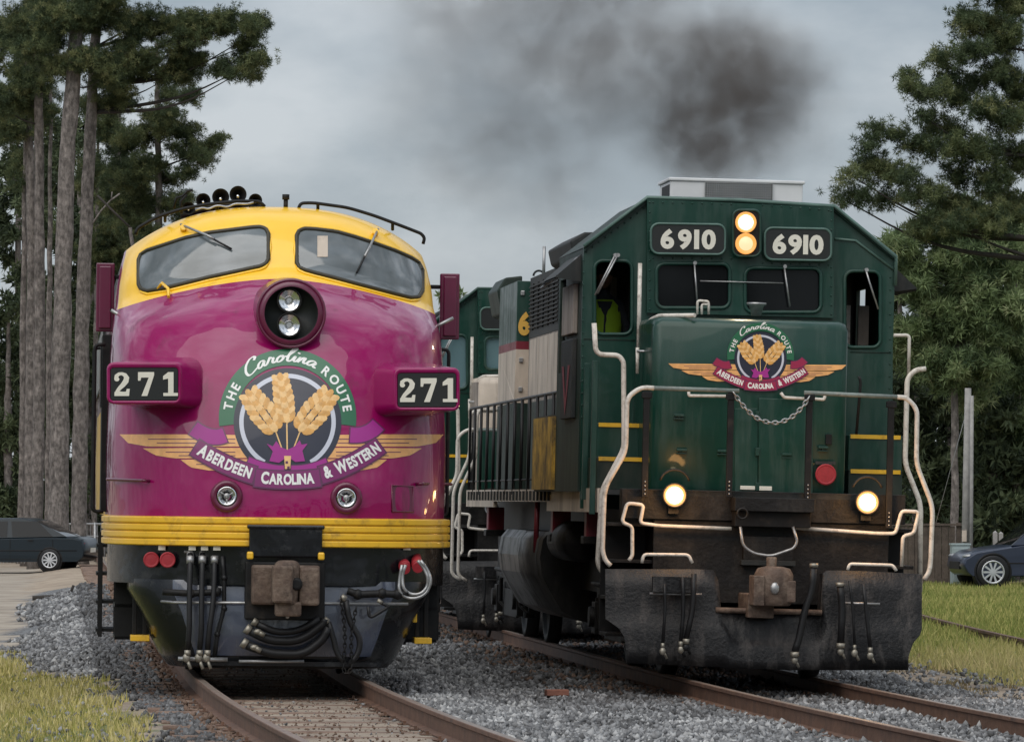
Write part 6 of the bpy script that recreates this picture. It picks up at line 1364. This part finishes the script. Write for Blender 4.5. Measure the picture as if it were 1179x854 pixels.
# ---- left pines (about 135 m away)
T = build_tree
T('pine_tree', 'slim pine with a pale grey trunk at the far left edge', 152, [(33, 640, .17), (37, 300, .14), (31, 60, .10), (30, -90, .06)], jit([(10, 60, 40, 40), (40, 20, 35, 30), (5, 150, 30, 30), (30, -60, 40, 40)], 4, .8, .8), dens=1.7, group='tall pines on the left')
T('pine_tree', 'pine with a straight grey trunk, first left of the thickest pine', 146, [(41, 640, .19), (46, 380, .16), (45, 180, .13), (43, 0, .10), (42, -90, .06)], jit([(40, 100, 30, 30), (60, 50, 40, 40), (15, 110, 30, 35), (45, -60, 50, 40)], 4, .9, .9), dens=1.7, group='tall pines on the left')
T('pine_tree', 'thickest of the tall grey pine trunks, leaning slightly right', 142, [(66, 640, .29), (70, 420, .26), (76, 200, .22), (90, 0, .19), (97, -100, .12)], jit([(70, 20, 50, 30), (120, 10, 45, 25), (45, 55, 30, 25), (110, 70, 30, 20), (100, -70, 70, 40)], 5, .9, .9), dens=1.7, group='tall pines on the left')
T('pine_tree', 'pine whose crown spreads far right over the magenta locomotive', 144, [(90, 640, .24), (94, 400, .21), (102, 190, .17), (110, 40, .14), (116, -90, .08)],
  jit([(150, 45, 45, 35), (200, 30, 50, 28), (250, 30, 40, 22), (285, 38, 22, 20), (292, 68, 14, 10), (170, 85, 50, 22), (230, 75, 40, 20), (265, 85, 22, 10), (130, 110, 25, 15), (190, -40, 80, 30), (100, -60, 60, 30)], 4, .85, .85)+[(299, 22, 9, 7), (303, 66, 7, 6), (290, 88, 7, 5)], dens=1.7, group='tall pines on the left')
T('pine_tree', 'slender pine rising right behind the horns of the magenta locomotive', 150, [(182, 640, .14), (183, 300, .12), (182, 150, .09), (180, 50, .05)],
  jit([(200, 120, 32, 20), (165, 150, 28, 20), (215, 160, 28, 12), (190, 195, 28, 18), (150, 215, 35, 25), (220, 175, 22, 10), (160, 250, 35, 25), (200, 245, 15, 20)], 4, .9, .9)+[(243, 166, 9, 5), (252, 161, 6, 4), (236, 185, 8, 5)], dens=1.7, group='tall pines on the left')
T('pine_tree', 'bushy pine filling the gap right of the tall bare trunks', 157, [(140, 640, .15), (138, 300, .12), (136, 120, .06)], jit([(125, 170, 30, 35), (145, 230, 32, 40), (120, 290, 25, 40), (150, 300, 30, 40)], 5, .9, .9), dens=1.7, group='tall pines on the left')
for (x, Y_, r_, yt, lab) in ((24, 158, .11, 120, 'thin bare pine stem at the left picture edge'), (54, 155, .10, 60, 'thin bare pine stem between the two slim trunks and the thickest one'), (108, 160, .09, 130, 'thin bare pine stem just right of the straight tall trunks'), (118, 165, .08, 250, 'thinnest bare stem beside the magenta cab corner')):
    T('pine_tree', lab, Y_, [(x, 640, r_), (x+3, 350, r_*.85), (x+5, yt, r_*.4)], jit([(x+5, yt+10, 22, 25), (x, yt+70, 20, 20)], 4, .9, .9), dens=1.3, group='tall pines on the left')
T('dead_tree', 'bare pale snag with forked branches behind the magenta cab roof', 128, [(168, 660, .07), (160, 330, .06), (150, 262, .045)], [], cat='tree')
for o in [o for o in bpy.data.objects if o.name == 'dead_tree']:
    b_ = o.location; t = MB(); q = lambda x, y: wpt(x, y, 128)-b_
    t.tube([q(150, 262), q(130, 243), q(112, 225)], .03, barkd, 6); t.tube([q(106, 258), q(116, 243), q(127, 231), q(138, 223)], .022, bark, 6); t.tube([q(128, 230), q(129, 221)], .015, bark, 6)
    t.build('branches', None, o)
# ---- forest mass behind the left trunks
def bush(name, label, Y, x0, x1, ytop, leaf, group, dens=1.0, tuft=(12, .34, .045), cat='tree', base=None):
    cx_ = (x0+x1)/2; w = (x1-x0)/2; pf = []
    yb = HY+(CAMZ+.3)/Y*F_PX
    for k in range(int(30*dens)):
        t_ = random.random(); yy = ytop+(yb-ytop)*t_**.9; ww = w*(.45+.55*math.sin(math.pi*min(1, .15+t_*.8))); pf.append((cx_+random.uniform(-1, 1)*ww, yy, w*random.uniform(.25, .5), w*random.uniform(.2, .4)))
    return build_tree(name, label, Y, [(cx_, yb, .16), (cx_+random.uniform(-4, 4), (yb+ytop)/2, .12), (cx_, ytop+15, .04)], pf, leaf, dens=.8, tuft=tuft, group=group, cat=cat, limb=False)
LB = [(20, 60, 175, 168, 'dark bushy tree behind the slimmest trunk at the left edge'), (55, 125, 172, 160, 'dark bushy tree behind the thickest pine trunk'), (100, 175, 176, 190, 'dark bushy tree behind the magenta locomotive cab corner'), (-30, 50, 160, 330, 'low dark tree at the left edge behind the trunks'), (30, 90, 163, 370, 'low dark tree between the thick trunk and the left edge'), (70, 130, 165, 350, 'low dark tree just left of the magenta locomotive'), (-60, 20, 185, 100, 'tall dark tree beyond the left picture edge'), (10, 75, 180, 60, 'tall dark tree filling the gap left of the thickest pine'), (75, 140, 182, 110, 'tall dark tree filling the gap right of the thickest pine'), (-20, 60, 188, 20, 'tallest dark tree at the left edge behind the slim pines'), (40, 110, 190, 150, 'dark tree far behind the thickest pine trunk'), (90, 150, 178, 300, 'dark tree low behind the bare snag'), (60, 140, 170, 240, 'mid height dark tree at the right of the thickest pine')]
for x0, x1, Y, yt, lab in LB: bush('leafy_tree', lab, Y, x0, x1, yt, dark_leaf, 'dark woodland trees on the left')
bush('leafy_tree', 'pale green tree top showing between the two trains', 175, 505, 570, 338, light_leaf, None)
# ---- right trees
rp = [(1081, 66, 9, 9), (1106, 68, 9, 10), (1092, 86, 8, 7), (1052, 86, 5, 7), (1045, 104, 6, 5), (1063, 107, 9, 7), (1080, 112, 10, 8), (1103, 110, 10, 8), (1061, 134, 8, 5), (1076, 143, 10, 7), (1098, 146, 12, 9), (1010, 152, 7, 10), (993, 166, 8, 6), (1033, 157, 9, 5), (1050, 165, 10, 7), (1003, 190, 13, 12), (1024, 196, 14, 11), (976, 202, 6, 6), (970, 228, 6, 5), (992, 224, 9, 7), (1040, 205, 10, 6), (1021, 230, 7, 5), (1045, 228, 10, 6), (1070, 172, 13, 8), (1070, 222, 13, 9),
      (1060, 262, 22, 10), (1090, 258, 24, 12), (1120, 250, 24, 14), (1150, 255, 24, 16), (1172, 240, 20, 20), (1112, 30, 12, 14), (1135, 25, 18, 16), (1160, 45, 20, 20), (1128, 60, 12, 10), (1150, 85, 18, 14), (1120, 95, 12, 8), (1128, 125, 16, 10), (1155, 140, 20, 16), (1100, 170, 16, 12), (1130, 175, 20, 14), (1105, 200, 16, 10), (1140, 215, 22, 16), (1170, 180, 18, 20), (1175, 100, 16, 20), (1168, 5, 22, 16), (1130, -20, 25, 16), (1170, -50, 40, 30), (1100, 232, 18, 10)]
T('pine_tree', 'large dark pine reaching over the green cab from the right edge', 100, [(1204, 700, .30), (1200, 300, .24), (1190, 60, .17), (1180, -120, .08)], rp, dens=1.8, lp=.16, tuft=(40, .14, .0065), group='pines at the right')
T('leafy_tree', 'light green feathery tree right of the green cab', 120, [(1098, 680, .10), (1100, 420, .08), (1104, 290, .05)], jit([(1050, 285, 28, 22), (1085, 262, 35, 22), (1130, 275, 40, 28), (1060, 330, 30, 30), (1105, 320, 40, 32), (1150, 335, 35, 35), (1050, 380, 25, 30), (1095, 385, 40, 34), (1140, 390, 35, 34), (1075, 430, 35, 22), (1120, 440, 35, 25), (1165, 290, 30, 30)], 4, .8, .8), light_leaf, dens=1.6, tuft=(20, .26, .016), group='leafy trees at the right')
T('leafy_tree', 'leafy tree at the right edge above the slate blue car', 123, [(1168, 680, .10), (1172, 450, .08), (1170, 330, .05)], jit([(1160, 420, 30, 35), (1175, 360, 30, 40), (1150, 470, 25, 25), (1178, 500, 30, 40), (1180, 560, 25, 30), (1190, 250, 30, 40)], 5, .8, .8), light_leaf, dens=1.5, tuft=(18, .26, .016), group='leafy trees at the right')
RB = [(1020, 1090, 124, 440, 'dark vine covered tree behind the front handrails'), (1060, 1130, 127, 425, 'dark tree behind the tall grey utility pole'), (1105, 1180, 122, 450, 'dark tree right of the utility pole'), (1000, 1070, 132, 300, 'dark tree hidden mostly behind the green cab'), (1060, 1150, 135, 260, 'dark woodland tree behind the light green one'), (1130, 1230, 133, 240, 'dark woodland tree past the right edge'), (1130, 1200, 125, 540, 'low bush behind the short wooden posts')]
for x0, x1, Y, yt, lab in RB: bush('leafy_tree', lab, Y, x0, x1, yt, dark_leaf if yt != 540 else light_leaf, 'dark woodland trees on the right', 1.2)
# ---- low woodland far behind the trains, seen from a step aside
cl = 0
for k in range(16):
    x = -2600+k*350
    if -100 < x < 1250: continue
    o = bush('woodland_tree', '', 165+12*(k % 3), x-90, x+90, 250+random.randint(-50, 60), dark_leaf, 'woodland beyond both edges of the picture', .7); o['label'] = 'woodland tree standing beyond the picture edge'
for k, x in enumerate((200, 290, 380, 460, 620, 700, 780, 860, 930, 990)):
    o = bush('woodland_tree', '', 190+5*(k % 3), x-60, x+60, 400+random.randint(-10, 15), dark_leaf, 'low woodland behind the trains', .9)
    o['label'] = 'low dark woodland tree hidden behind the trains'
# ---- trees behind the photographer, mirrored in the paint of both locomotives
src = [o for o in bpy.data.objects if o.parent is None and o.name.startswith('leafy_tree') and o.location.x < -8][:3]
for k in range(13):
    c = copy_tree(src[k % len(src)]); c.location = (-30+k*5+random.uniform(-1, 1), -38-random.uniform(0, 14), -.3); c.scale = (1.5, 1.5, random.uniform(.9, 1.35)); c['label'] = 'woodland tree behind the photographer, out of view'; c['group'] = 'trees behind the camera'
bpy.context.view_layer.update()
